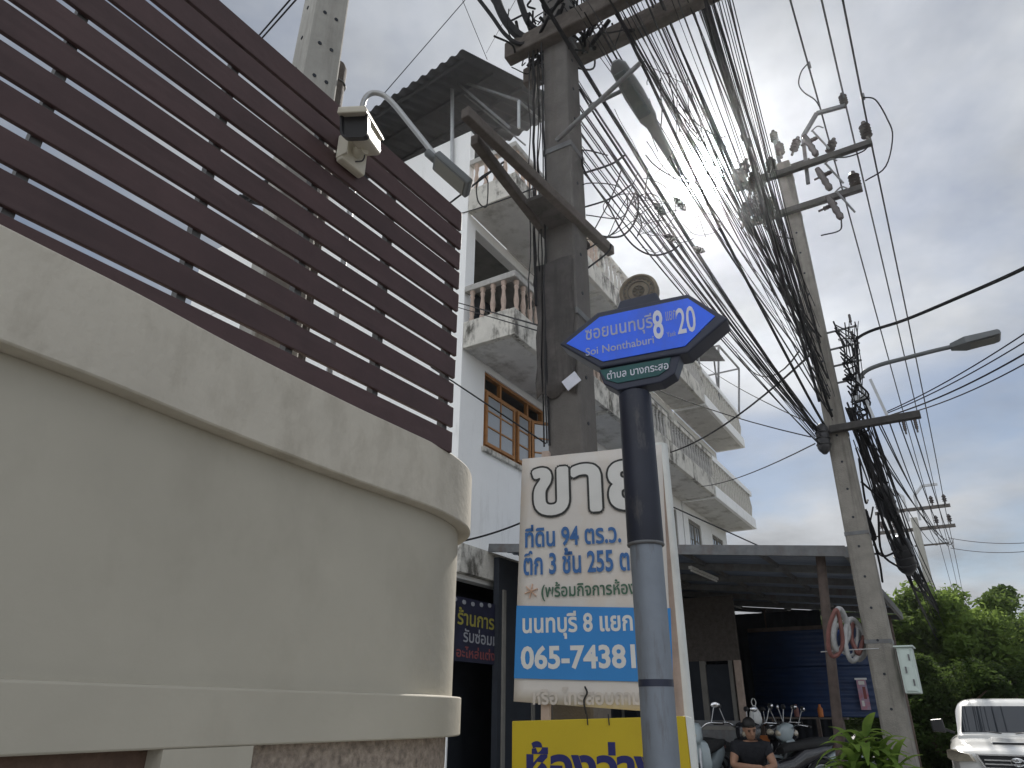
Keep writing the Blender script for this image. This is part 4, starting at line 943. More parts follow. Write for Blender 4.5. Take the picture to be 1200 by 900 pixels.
# ------------------------------------------------------------ conductors and cables
GRP = 'high conductors over the street'
for (x, y), k in zip(((960, 122), (990, 118), (1016, 143)), range(3)):
    p = R(x, y, 0); t = (0, -.04, -.0)[k]
    path = []
    for i in range(0, 13): s = i / 12; path.append(RF.w(-34 + 34 * s, p.y, p.z - .5 * 4 * s * (1 - s)))
    for i in range(1, 13): s = i / 12; path.append(RF.w(23.4 * s, p.y + ((-1.2, -.75, -1.2)[k] - p.y) * s * 0, p.z + .0 - .55 * 4 * s * (1 - s)))
    for i in range(1, 9): s = i / 8; path.append(RF.w(23.4 + 28.6 * s, p.y, p.z - .5 * 4 * s * (1 - s)))
    cable(path, .013, ('high conductor over the street clamped to the %s of the power pole' % ('inner fuse bracket', 'raised top bracket', 'outer arm end')[k]), GRP, 'greycable', 'power_conductor', 5)
L1 = 'dark cable in the lower bundle strung between the two concrete poles'
L2 = 'dark cable in the upper bundle strung from the near pole crossarm'
L3 = 'dark cable of the bundle leaving the power pole towards the trees'
def beyond(p, q, L): return Vector(p) + (Vector(p) - Vector(q)).normalized() * L
for i in range(17):
    f = i / 16; p = at_y(679 + random.uniform(-5, 4), 92 + 98 * f, 4.62); q = at_y(950 + 14 * f + random.uniform(-5, 5), 492 + 26 * f + random.uniform(-6, 6), 7.9)
    cable(sagline(p, q, random.uniform(.06, .18), 14, .006), random.choice((.004, .005, .006, .007, .010)), L1, 'lower cable bundle', random.choice(('black', 'greycable')))
def pole_left(y): return 942 + (y - 350) * .215
for i in range(34):
    f = random.random(); u_ = -.25 - .95 * f; p = AF.w(random.choice((-.2, .2)), u_, zt1 + random.uniform(-.12, .2))
    y = 388 + 105 * random.random(); q = at_y(pole_left(y) + random.uniform(-4, 12), y, 7.9)
    path = [beyond(p, q, 5) + Vector((0, 0, .25))] + sagline(p, q, random.uniform(.05, .26), 14, .007)
    cable(path, random.choice((.003, .004, .005, .006, .009)), L2, 'upper cable bundle', random.choice(('black', 'greycable')))
for i in range(26):
    f = random.random(); p = AF.w(random.uniform(-.2, .2), -1.15 - .4 * f, zt1 + random.uniform(-.05, .25))
    y = 330 + 155 * random.random(); q = at_y(pole_left(y) + random.uniform(-4, 12), y, 7.9)
    path = [beyond(p, q, 5) + Vector((0, 0, .3))] + sagline(p, q, random.uniform(.05, .2), 14, .006)
    cable(path, random.choice((.003, .004, .005, .006, .010)), L2, 'upper cable bundle', random.choice(('black', 'greycable')))
# thick spliced bundles with lashings
for p, q, r_, sg_ in ((at_y(708, 120, 4.5), at_y(958, 505, 7.9), .018, .1), (at_y(745, 60, 4.4), at_y(966, 498, 7.9), .015, .16), (at_y(832, 20, 4.1), at_y(960, 470, 7.9), .018, .12), (at_y(868, 150, 5.0), at_y(975, 488, 7.85), .016, .06)):
    pa_ = sagline(p, q, sg_, 16, .01); pa_ = [beyond(pa_[0], pa_[1], 2.5) + Vector((0, 0, .1))] + pa_
    cable(pa_, r_, 'thick lashed trunk cable running to the power pole', 'thick trunk cables', 'black', n=7)
Cx = 23.4
for i in range(20):
    p = RF.w(-.05, random.uniform(-.42, -.14), zl + random.uniform(-.35, .35)); q = RF.w(Cx, random.uniform(-.4, .1), 5.0 + random.uniform(-.6, .9))
    cable(sagline(p, q, random.uniform(.3, 1.25), 14, .03), random.choice((.005, .007, .009, .012)), L3, 'cables from the power pole onwards', random.choice(('black', 'greycable')))
for i in range(9):
    x0 = random.uniform(1002, 1070); p = R(x0, 492, -.15); p = RF.w(*p); q = RF.w(Cx, random.uniform(-1.2, -.3), BHT - 1.1 + random.uniform(-.1, .1))
    cable(sagline(p, q, random.uniform(.3, .9), 12), .008, 'thin line from the low crossarm to the distant pole', 'thin lines onwards', 'greycable')
# heavy drop bundle and splice case behind the pole
for i in range(12):
    pts = [RF.w(0, -.2 + random.uniform(-.05, .05), zl + .3), RF.w(.3, -.28 + random.uniform(-.08, .08), zl - .3), RF.w(1.2, -.3 + random.uniform(-.1, .1), zl - .95 + random.uniform(-.12, .12)), RF.w(3.4, -.35 + random.uniform(-.12, .12), zl - 1.35 + random.uniform(-.15, .15)), RF.w(9, -.3, 3.9 + random.uniform(-.2, .2)), RF.w(Cx, -.2, 4.8)]
    cable(smooth_path(pts, 5), random.choice((.008, .012, .016)), 'heavy sagging cable hanging behind the power pole', 'heavy sagging cables', 'black')
def splice(p, q, r_, label):
    p, q = Vector(p), Vector(q); z = (q - p).normalized(); L = (q - p).length; m_ = Matrix.Translation(p) @ z.to_track_quat('Z', 'Y').to_matrix().to_4x4()
    t = thing('splice_case', label, 'splice case', p)
    m_ = z.to_track_quat('Z', 'Y').to_matrix().to_4x4()
    MB().lathe([(r_ * .35, 0), (r_ * .8, L * .08), (r_, L * .16), (r_, L * .8), (r_ * .75, L * .9), (r_ * .3, L)], 12, m_).build('case', 'plastic', t, smooth=40)
    for f in (.3, .5, .7): MB().torus((0, 0, L * f), r_ + .002, .008, mtx=m_).build('band', 'plastic', t, smooth=60)
splice(RF.w(1.7, -.32, zl - .95), RF.w(2.0, -.34, zl - 1.4), .12, 'black dome splice case hanging behind the power pole')
splice(RF.w(.9, -.30, zl - .45), RF.w(1.2, -.32, zl - .85), .10, 'black splice case among the cables below the low crossarm')
splice(at_y(962, 497, 7.9), at_y(967, 532, 7.9), .075, 'black clamp box on the house side of the power pole')
for k, (x, y, Yd) in enumerate(((778, 276, 5.4), (812, 290, 5.6), (790, 232, 5.3), (868, 158, 5.3), (766, 238, 5.0))):
    p = at_y(x, y, Yd); q = at_y(x + 14, y + (5 if k < 2 else 14), Yd + .1); splice(p, q, .020 if k < 2 else .024, ['small grey splice tube on the lower cable strand', 'small splice tube on the second lower strand', 'splice sleeve in the tangle left of the sun', 'splice lump on the upper strand near the fuse arms', 'splice sleeve at the slack coils'][k])
# slack coils beside the near pole: a tangle nobody could count
mb = MB()
for pts, r_, Yd in ((((700, 178), (703, 200), (712, 240), (728, 270), (745, 290), (765, 299), (785, 295), (798, 286)), .008, 4.9), (((693, 225), (705, 215), (720, 217), (733, 228), (735, 245), (724, 256), (705, 252)), .005, 4.8),
    (((692, 246), (715, 233), (742, 215)), .008, 4.75), (((705, 274), (720, 278), (735, 272), (746, 255), (748, 235), (744, 222)), .009, 4.85), (((706, 292), (722, 270), (738, 240), (746, 222)), .007, 4.8), (((692, 206), (715, 193), (732, 182)), .010, 4.75), (((692, 192), (700, 176), (712, 182)), .006, 4.75),
    (((695, 282), (715, 276), (738, 262), (752, 250), (768, 238)), .004, 4.9), (((745, 280), (758, 262), (770, 250), (772, 262), (760, 272)), .003, 4.95), (((752, 290), (770, 296), (778, 284), (766, 272), (748, 275)), .0025, 5.0), (((800, 262), (815, 275), (838, 272), (848, 258)), .003, 5.3), (((795, 250), (812, 256), (830, 250), (846, 262)), .003, 5.3),
    (((690, 330), (702, 318), (712, 296), (716, 286)), .008, 4.7), (((740, 240), (752, 228), (770, 230), (780, 250)), .005, 4.9), (((744, 252), (756, 262), (775, 258), (790, 268)), .004, 4.9), (((742, 226), (746, 245), (752, 262), (747, 276)), .006, 4.85)):
    mb.tube(smooth_path([at_y(x if x > 706 else x - 18, y, Yd + .04 * math.sin(k) if x > 706 else 4.62) for k, (x, y) in enumerate(pts)], 5), r_, 5)
for i in range(9):
    cx_, cy_, Yd = random.uniform(738, 800), random.uniform(225, 285), random.uniform(4.8, 5.4); rx, ry = random.uniform(14, 40), random.uniform(12, 30); a0 = random.random() * 6.28; a1 = a0 + random.uniform(2.2, 4.6)
    mb.tube([at_y(cx_ + rx * math.cos(a0 + (a1 - a0) * k / 15), cy_ + ry * math.sin(a0 + (a1 - a0) * k / 15) + k * .6, Yd + .05 * math.sin(k * .4)) for k in range(16)], random.choice((.002, .003, .004)), 5)
for i in range(26):
    t = random.random(); x0, y0 = 705 + 150 * t, 70 + 150 * random.random(); p = at_y(x0, y0, 4.5 + .4 * random.random()); q = at_y(x0 + random.uniform(-40, 60), y0 + random.uniform(20, 90), 4.7 + .5 * random.random())
    mb.tube(sagline(p, q, random.uniform(0, .10), 8, .006), random.choice((.003, .004, .006)), 5)
tag(mb.build('slack_wires', 'black', smooth=60), 'tangle of slack wire loops beside the near concrete pole', 'wires', kind='stuff')
mb = MB()
for i in range(20):
    y0 = random.uniform(375, 500); y1 = y0 + random.uniform(12, 60); xr = pole_left(y0) + 33; xb = xr + random.uniform(6, 26)
    p, m2, q = R(xr - 4, y0, -.1), R(xb, (y0 + y1) / 2 + 6, random.uniform(-.25, .0)), R(pole_left(y1) + 30, y1, -.05)
    mb.tube([RF.w(*c_) for c_ in smooth_path([p, m2, q], 6)], random.choice((.005, .008, .011)), 5)
for i in range(9):
    xr = random.uniform(985, 1008); p, q = R(xr, random.uniform(375, 400), -.1), R(xr + random.uniform(4, 22), random.uniform(492, 510), -.12); mb.tube([RF.w(*c_) for c_ in sagline(p, q, 0, 8, .02)], random.choice((.005, .008)), 5)
for i in range(12):
    p = R(random.uniform(995, 1030), random.uniform(505, 620), .4); q = p + Vector((random.uniform(.2, 1.2), random.uniform(-.2, .2), random.uniform(-.8, -.2))); m2 = (p + q) / 2 + Vector((0, random.uniform(-.15, .15), -random.uniform(.02, .3)))
    mb.tube([RF.w(*c_) for c_ in smooth_path([p, m2, q], 5)], random.choice((.006, .01, .014)), 5)
tag(mb.build('pole_wires', 'black', smooth=60), 'tangle of loose wires wrapped round the power pole', 'wires', kind='stuff')
# big cable loops on the near pole's top
for k, pts in enumerate((((556, -8), (576, 18), (592, 40), (610, 52), (628, 42)), ((574, -30), (582, 0), (594, 25), (612, 44), (634, 46)), ((604, -20), (612, 8), (622, 30), (640, 40)), ((570, -10), (586, 14), (600, 32)))):
    cable(smooth_path([at_y(x, y, 4.55 + .03 * k) for x, y in pts], 5), (.02, .046, .032, .014)[k], ['slim cable loop hanging left of the near pole top', 'thick black cable loop hanging left of the near pole top', 'medium cable loop against the near pole top', 'thin cable loop beside the thick loop at the near pole'][k], 'cable loops at the near pole')
mb = MB()
for i in range(60):
    p = AF.w(random.uniform(-.2, .22), random.uniform(-.5, .4), zt1 + random.uniform(-.2, .5)); q = p + Vector((random.uniform(-.3, .3), random.uniform(-.3, .3), random.uniform(-.25, .5))); mb.tube(smooth_path([p, (p + q) / 2 + Vector((random.uniform(-.1, .1), random.uniform(-.1, .1), random.uniform(-.12, .05))), q], 5), random.choice((.006, .01, .016, .022)), 5)
for k in range(4): mb.torus((AF.w(0, -.02, 0).x, AF.w(0, -.02, 0).y, zt1 - .06 + .07 * k), .19 + .02 * (k % 2), .012, n=20, m=6)
tag(mb.build('crossarm_wires', 'black', smooth=60), 'knot of wires wrapped round the near pole top', 'wires', kind='stuff')
# service drops and single lines
singles = [
    ((1040, 482, 8), (1205, 388, 5.6), .007, .04, 'upper of the thin lines crossing the road by the lamp'),
    ((1040, 484, 8), (1205, 398, 5.6), .007, .04, 'second of the thin lines crossing the road by the lamp'),
    ((1042, 487, 8), (1205, 412, 5.6), .009, .05, 'third of the thin lines crossing the road by the lamp'),
    ((1045, 489, 8), (1205, 424, 5.6), .007, .06, 'lowest of the thin lines crossing the road by the lamp'),
    ((936, 412, 8), (862, 412, 15), .012, .5, 'service cable from the power pole to the end house awning'),
    ((962, 404, 8), (786, 530, 16), .016, .2, 'dark service cable from the power pole down to a balcony'),
    ((955, 520, 8), (822, 570, 19), .009, .1, 'thin service line to the lower end balcony'),
    ((958, 500, 8), (820, 425, 19), .008, .1, 'thin service line to the upper end balcony'),
    ((950, 512, 8), (690, 415, 14), .008, .2, 'thin long service line behind the street name sign'),
    ((890, 640, 14), (784, 592, 14), .014, .0, 'dark cable clipped along the end house above the canopy'),
    ((540, 250, 9), (640, 215, 4.7), .008, .02, 'thin wire from the house corner to the near pole'),
    ((536, 360, 9), (655, 395, 4.7), .006, .0, 'thin wire under the first balcony'),
    ((534, 354, 9), (655, 388, 4.7), .008, .0, 'dark wire under the first balcony rail'),
    ((505, 430, 9.5), (640, 520, 9.8), .012, .0, 'pale wire crossing the wooden window'),
    ((448, 112, 9), (545, 0, 9), .008, .0, 'thin wire rising from the metal roof'),
    ((542, 0, 9), (571, 70, 9.6), .006, .0, 'second thin wire meeting over the metal roof'),
    ((604, 0, 6), (570, 62, 9.6), .004, .0, 'faint thin wire over the metal roof'),
    ((286, 62, 5), (345, -6, 4), .008, .0, 'left of two short wires over the slat fence'),
    ((290, 64, 5), (352, -6, 4), .008, .0, 'right of two short wires over the slat fence'),
    ((518, 245, 6), (590, 190, 4.8), .010, .0, 'black lead below the gooseneck lamp head'),
    ((532, 636, 9.6), (612, 612, 10.4), .014, .03, 'black cable draped above the stained beam'),
]
for (x0, y0, Y0), (x1, y1, Y1), r_, sg_, lab in singles:
    cable(sagline(at_y(x0, y0, Y0), at_y(x1, y1, Y1), sg_, 12), r_, lab, None, 'greycable' if 'pale' in lab or 'faint' in lab else 'black')
cable(smooth_path([at_y(x, y, Y_) for x, y, Y_ in ((988, 445, 7.9), (1004, 436, 7.9), (1004, 412, 7.9), (1003, 399, 7.85), (1020, 388, 7.6), (1060, 375, 7.1), (1120, 350, 6.3), (1205, 312, 5.3), (1300, 260, 4.4))], 5), .019, 'thick service cable looping off the power pole across the road', None)
lw = [at_y(x, y, 7.4) for x, y in ((575, 200), (560, 212), (560, 235), (570, 242), (572, 215), (570, 205), (590, 195))]
cable(smooth_path(lw, 5), .010, 'black hanging wire loop under the terrace balcony', None)
# neutral lines to the right beyond the distant pole
for k in range(2):
    cable(sagline(RF.w(Cx, -1.0, BHT - 1.0 - .4 * k), at_y(1205, 636 + 10 * k, 24), .1, 10), .012, ('upper' if k == 0 else 'lower') + ' side line leaving the distant pole to the right', None)

# ------------------------------------------------------------ trees
def crown_mesh(name, rx, ry, rz, nclu, nleaf, leaf, m, seed):
    g = np.random.default_rng(seed); cs = []
    for i in range(nclu):
        d = g.normal(size=3); d /= np.linalg.norm(d); r = g.uniform(.45, 1.0) ** .6; cs.append(d * r * np.array([rx, ry, rz]))
    cs = np.array(cs); N = nclu * nleaf
    cr = g.uniform(.32, .75, nclu) * min(rx, rz) * .42
    P = np.repeat(cs, nleaf, 0); R_ = np.repeat(cr, nleaf)
    d = g.normal(size=(N, 3)); d /= np.linalg.norm(d, axis=1)[:, None]; P = P + d * (R_ * g.uniform(.35, 1.05, N))[:, None] * np.array([1.1, 1.1, .75])
    a = g.normal(size=(N, 3)); a[:, 2] *= .6; a /= np.linalg.norm(a, axis=1)[:, None]; b = np.cross(a, g.normal(size=(N, 3))); b /= np.linalg.norm(b, axis=1)[:, None]
    s = leaf * g.uniform(.6, 1.4, N)[:, None]
    V_ = np.stack([P - a * s, P + b * s * .42, P + a * s, P - b * s * .42], 1).reshape(-1, 3)
    me = bpy.data.meshes.new(name); me.vertices.add(len(V_)); me.vertices.foreach_set('co', V_.ravel()); me.loops.add(4 * N); me.loops.foreach_set('vertex_index', np.arange(4 * N)); me.polygons.add(N); me.polygons.foreach_set('loop_start', np.arange(N) * 4)
    me.materials.append(M[m]); me.update(); me.validate(); return me, cs
crowns = [crown_mesh('crown', 2.6, 2.6, 2.0, 110, 520, .075, ('leaf_a', 'leaf_b', 'leaf_a')[k], 20 + k) for k in range(3)]
def tree(px_, ytop, Yd, k, sx, label):
    me, cs = crowns[k]; top = at_y(px_, ytop - 16, Yd); h = top.z; s = sx
    r = thing('tree', label, 'tree', (top.x, top.y, -.03), random.random() * 6, 'trees along the street')
    zs = max(.8, (h - .3) / 4.6); cz = h - 2.25 * zs
    c = inst('crown', me, r, (0, 0, cz), (0, 0, 0), (s, s, zs))
    mb = MB(); mb.tube([(0, 0, 0), (.05, .02, cz * .5), (0, 0, cz + .3)], [.2, .15, .07], 8)
    for q in cs[::6]: mb.tube([(0, 0, cz * .6), Vector((q[0] * s * .5, q[1] * s * .5, cz + q[2] * zs * .3)), Vector((q[0] * s * .9, q[1] * s * .9, cz + q[2] * zs * .9))], [.07, .045, .015], 5)
    mb.build('trunk', 'bark', r, smooth=60)
tl_ = [(1050, 700, 25, 0, 1.0, 'light green bushy tree behind the power pole'),
       (1098, 688, 24, 0, 1.2, 'tallest yellow green tree under the distant pole'),
       (1150, 716, 26, 2, 1.05, 'broad green tree behind the white pickup'),
       (1195, 742, 30, 1, 1.1, 'dark green tree farther along behind the pickup roof'),
       (1235, 760, 34, 2, 1.2, 'green tree at the far road edge beyond the pickup'),
       (1010, 712, 27, 1, 1.0, 'tree glimpsed between canopy and power pole'),
       (1075, 770, 20, 1, .8, 'low dark shrub tree behind the meter cabinet'),
       (1135, 775, 21, 1, .85, 'low dark shrub tree left of the pickup roof'),
       (1190, 785, 25, 1, .9, 'low dark bush above the pickup roof'),
       (960, 730, 30, 1, 1.1, 'tree hidden mostly by the shop canopy')]
for t in tl_: tree(*t)

# ------------------------------------------------------------ potted dracaena by the canopy post
pp = at_y(1020, 895, 7.35)
pl = thing('potted_plant', 'bushy strap-leaved green plant in a clay pot beside the power pole', 'plant', (pp.x, pp.y, .12))
MB().lathe([(.16, 0), (.20, .05), (.25, .38), (.27, .40), (.27, .44), (.24, .44), (.23, .38)], 18).build('pot', 'clay', pl, smooth=40)
MB().lathe([(.22, .0), (.0005, .01)], 16, T(0, 0, .375)).build('soil', 'soil', pl)
def leafmesh(L, w, droop):
    mb = MB(); n = 7; rows = []
    for i in range(n + 1):
        t = i / n; wd_ = w * (math.sin(math.pi * min(.97, t * .85 + .12)) ** .8); x = L * t * (1 - .15 * droop * t); z = L * (.55 * t - droop * .75 * t * t)
        rows.append([Vector((x, -wd_, z + .25 * wd_)), Vector((x, 0, z - .1 * wd_)), Vector((x, wd_, z + .25 * wd_))])
    mb.loft(rows, False, False); return mb.mesh('leaf', 'leaf_p', 60)
lms = [leafmesh(.36, .040, .9), leafmesh(.32, .044, .55), leafmesh(.40, .038, 1.2)]
for s, (sx_, sy_, sh_) in enumerate(((0, 0, 1.12), (.10, .04, 1.02), (-.10, .03, 1.0), (.04, -.10, .9), (-.16, -.06, .85), (.18, -.04, .88), (-.04, .12, 1.06), (.0, -.16, .75), (.14, .06, .78), (-.18, .0, .72))):
    MB().tube([(sx_ * .5, sy_ * .5, .37), (sx_, sy_, .12 + sh_)], .016, 6).build('stem', 'bark', pl, smooth=60)
    for k in range(19):
        o = inst('leaf', random.choice(lms), pl, (sx_ * 1.1, sy_ * 1.1, .12 + sh_ - .012 * k), (0, random.uniform(-.55, .25) + .03 * k - .3, k * 2.4 + s), (1, 1, 1)); f = random.uniform(.75, 1.15); o.scale = (f, f, f)
# hose coils hanging from the canopy post
hc = [(979, 742, 8, 27, 'hose_red', .022, 'long faded red hose loop on the canopy post'), (984, 738, 9, 23, 'hose_white', .03, 'fat pale hose loop hung on the canopy post'), (1000, 750, 11, 23, 'hose_white', .026, 'pale hose loop hanging by the power pole'),
      (1005, 748, 7, 17, 'hose_red', .024, 'short faded red hose loop by the power pole'), (993, 748, 13, 21, 'hose_white', .016, 'slim pale hose loop between post and power pole'), (988, 752, 7, 16, 'hose_blue', .016, 'thin blue hose loop in the hanging coils'), (1008, 757, 5, 16, 'hose_white', .024, 'small pale hose loop lowest by the power pole')]
for k, (x, y, rx_, ry_, m_, r_, lab) in enumerate(hc):
    pts = [at_y(x + rx_ * math.cos(a) + 1.6 * math.sin(2 * a + k), y + ry_ * math.sin(a) + 2 * math.cos(3 * a + k), 7.95 + .045 * k + .06 * math.sin(a + k)) for a in np.linspace(0, 2 * math.pi, 29)]
    MB().tube(pts, r_, 8).build('hose_coil', m_, smooth=60, label=lab, cat='hose', group='hose coils hung by the canopy')
MB().tube([at_y(962, 764, 8.0), at_y(985, 762, 8.02), at_y(1030, 760, 7.85)], .006, 5).build('tie_rope', 'hose_white', smooth=60, label='thin rope tying the hoses to the pole', cat='rope')

# ------------------------------------------------------------ white pickup
fx = at_y(1190, 884, 12.2)
car = thing('pickup_truck', 'white pickup truck with hood scoop facing up the road', 'pickup', (fx.x, fx.y, .0), STREET + math.pi)
def cring(x, hw, z0, z1, pw=.28, n=24, top=1.0):
    out = []; zc, hz = (z0 + z1) / 2, (z1 - z0) / 2
    for j in range(n):
        a = 2 * math.pi * (j + .5) / n; cx_, sx_ = math.cos(a), math.sin(a); y = hw * math.copysign(abs(cx_) ** pw, cx_); z = zc + hz * math.copysign(abs(sx_) ** pw, sx_)
        if sx_ > 0: y *= 1 - (1 - top) * sx_
        out.append(Vector((x, y, z)))
    return out
MB().loft([cring(.0, .62, .62, .98), cring(-.06, .78, .52, 1.03), cring(-.22, .87, .48, 1.08), cring(-.6, .905, .45, 1.12), cring(-1.35, .915, .42, 1.20), cring(-1.6, .915, .42, 1.235), cring(-3.5, .915, .42, 1.24), cring(-3.55, .915, .42, 1.22), cring(-5.1, .90, .48, 1.22), cring(-5.2, .88, .55, 1.2)]).build('body', 'car_white', car, smooth=35)
MB().loft([cring(-1.30, .76, 1.15, 1.24, .3, top=.97), cring(-1.62, .755, 1.15, 1.42, .3, top=.92), cring(-2.02, .75, 1.15, 1.735, .3, top=.86), cring(-2.15, .74, 1.15, 1.80, .3, top=.84), cring(-2.6, .74, 1.15, 1.835, .3, top=.83), cring(-3.25, .74, 1.15, 1.82, .3, top=.83), cring(-3.42, .74, 1.15, 1.76, .3, top=.85), cring(-3.55, .76, 1.15, 1.25, .3, top=.95)]).build('cabin', 'car_white', car, smooth=35)
def patch(name, m, pts, th=.012, bevel=0):
    mb = MB(); P_ = [Vector(p) for p in pts]; n = (P_[1] - P_[0]).cross(P_[-1] - P_[0]).normalized(); k = len(P_)
    mb.add([p + n * th for p in P_] + [p - n * th for p in P_], [tuple(range(k)), tuple(range(2 * k - 1, k - 1, -1))] + [(j, j + k, (j + 1) % k + k, (j + 1) % k) for j in range(k)]); return mb.build(name, m, car, bevel=bevel)
patch('windscreen', 'carglass', [(-1.385, -.69, 1.265), (-1.385, .69, 1.265), (-1.96, .605, 1.675), (-1.96, -.605, 1.675)], .03)
for s in (-1, 1):
    patch('side_window', 'carglass', [(-1.75, s * .742, 1.27), (-2.5, s * .745, 1.27), (-2.5, s * .665, 1.70), (-2.12, s * .665, 1.70)], .02)
    patch('side_window', 'carglass', [(-2.58, s * .745, 1.27), (-3.35, s * .745, 1.27), (-3.22, s * .665, 1.69), (-2.58, s * .665, 1.70)], .02)
    mm = MB(); mm.loft([[Vector((-1.62 + dx, s * (.93 + w), 1.28 + z)) for w, z in ((0, -.02), (.21, .0), (.22, .19), (.02, .21))] for dx in (-.05, .05)]); o = mm.build('mirror', 'plastic', car, bevel=.02)
    MB().bar((-1.62, s * .8, 1.26), (-1.62, s * .95, 1.32), .05, .04).build('mirror_arm', 'plastic', car)
    hm_ = MB(); hm_.loft([[Vector(p) for p in ((-.02, s * .52, .88), (-.10, s * .80, .86), (-.36, s * .89, .90))] + [Vector(p) for p in ((-.42, s * .885, 1.04), (-.18, s * .80, 1.05), (-.055, s * .56, .99))], [Vector(p) + Vector((.105, s * .05, .012)) for p in ((-.02, s * .53, .89), (-.10, s * .80, .875), (-.34, s * .885, .91), (-.39, s * .88, 1.02), (-.18, s * .80, 1.035), (-.055, s * .57, .975))]]); hm_.build('headlight', 'headlamp', car, smooth=30)
    MB().lathe([(.05, 0), (.05, .03)], 12, T(.03, s * .62, .60) @ RY(rad(90))).build('fog_lamp', 'headlamp', car, smooth=40)
for x in (-.95, -4.1):
    for s in (-1, 1):
        w_ = thing_part(car, 'wheel', (x, s * .80, .38)); m2 = RX(rad(90))
        MB().lathe([(.22, -.12), (.36, -.12), (.385, -.08), (.385, .08), (.36, .12), (.22, .12)], 24, m2).build('tyre', 'rubber', w_, smooth=40)
        MB().lathe([(.05, -.125 * 1), (.21, -.10), (.23, -.118), (.23, .118), (.21, .10), (.05, .125)], 18, m2).build('rim', 'chrome', w_, smooth=40)
        MB().torus((x, s * .87, .40), .43, .045, 'y', 24, 8).build('wheel_arch', 'car_white', car, smooth=60)
gr = thing_part(car, 'grille', (0, 0, 0))
MB().loft([[Vector((x, y, z)) for y, z in ((-.50, .99), (.50, .99), (.40, .76), (-.40, .76))] for x in (.0, .035)]).build('recess', 'grille', gr)
for z in (.81, .865, .92): MB().bar((.045, -.43, z), (.045, .43, z), .03, .018).build('grille_bar', 'chrome', gr)
MB().bar((.045, -.53, .995), (.045, .53, .995), .04, .022).build('grille_bar', 'chrome', gr)
for s in (-1, 1): MB().bar((.045, s * .52, .99), (.045, s * .41, .76), .035, .022).build('grille_bar', 'chrome', gr)
mb = MB()
def ell(cy, cz, a, b, r_): return [Vector((.075, cy + a * math.cos(t), cz + b * math.sin(t))) for t in np.linspace(0, 2 * math.pi, 25)]
for cy, cz, a, b in ((0, .90, .085, .057), (0, .90, .028, .055), (0, .922, .055, .024)): mb.tube(ell(cy, cz, a, b, 0), .0065, 6)
mb.build('emblem', 'chrome', gr, smooth=60)
MB().loft([cring(.03, .70, .44, .72, .3), cring(.09, .66, .47, .70, .3), cring(-.12, .86, .44, .74, .3)][::-1]).build('bumper', 'car_white', car, smooth=35)
MB().loft([[Vector((x, y, z)) for y, z in ((-w, zb_), (w, zb_), (w * .92, zt_), (-w * .92, zt_))] for x, w, zb_, zt_ in ((-.62, .30, 1.08, 1.16), (-1.2, .30, 1.15, 1.215))]).build('hood_scoop', 'car_white', car, bevel=.012)
MB().loft([[Vector((x, y, z)) for y, z in ((-w, 1.115), (w, 1.115), (w * .95, 1.15), (-w * .95, 1.15))] for x, w in ((-.612, .27), (-.66, .27))]).build('scoop_mouth', 'grille', car)
for s in (-1, 1): MB().tube([(-1.34, s * .1, 1.265), (-1.44, s * .55, 1.325)], .01, 6).build('wiper', 'plastic', car, smooth=60)
MB().box((-.02, -.24, .52), (.115, .24, .63)).build('number_plate', 'bag', car, bevel=.004)

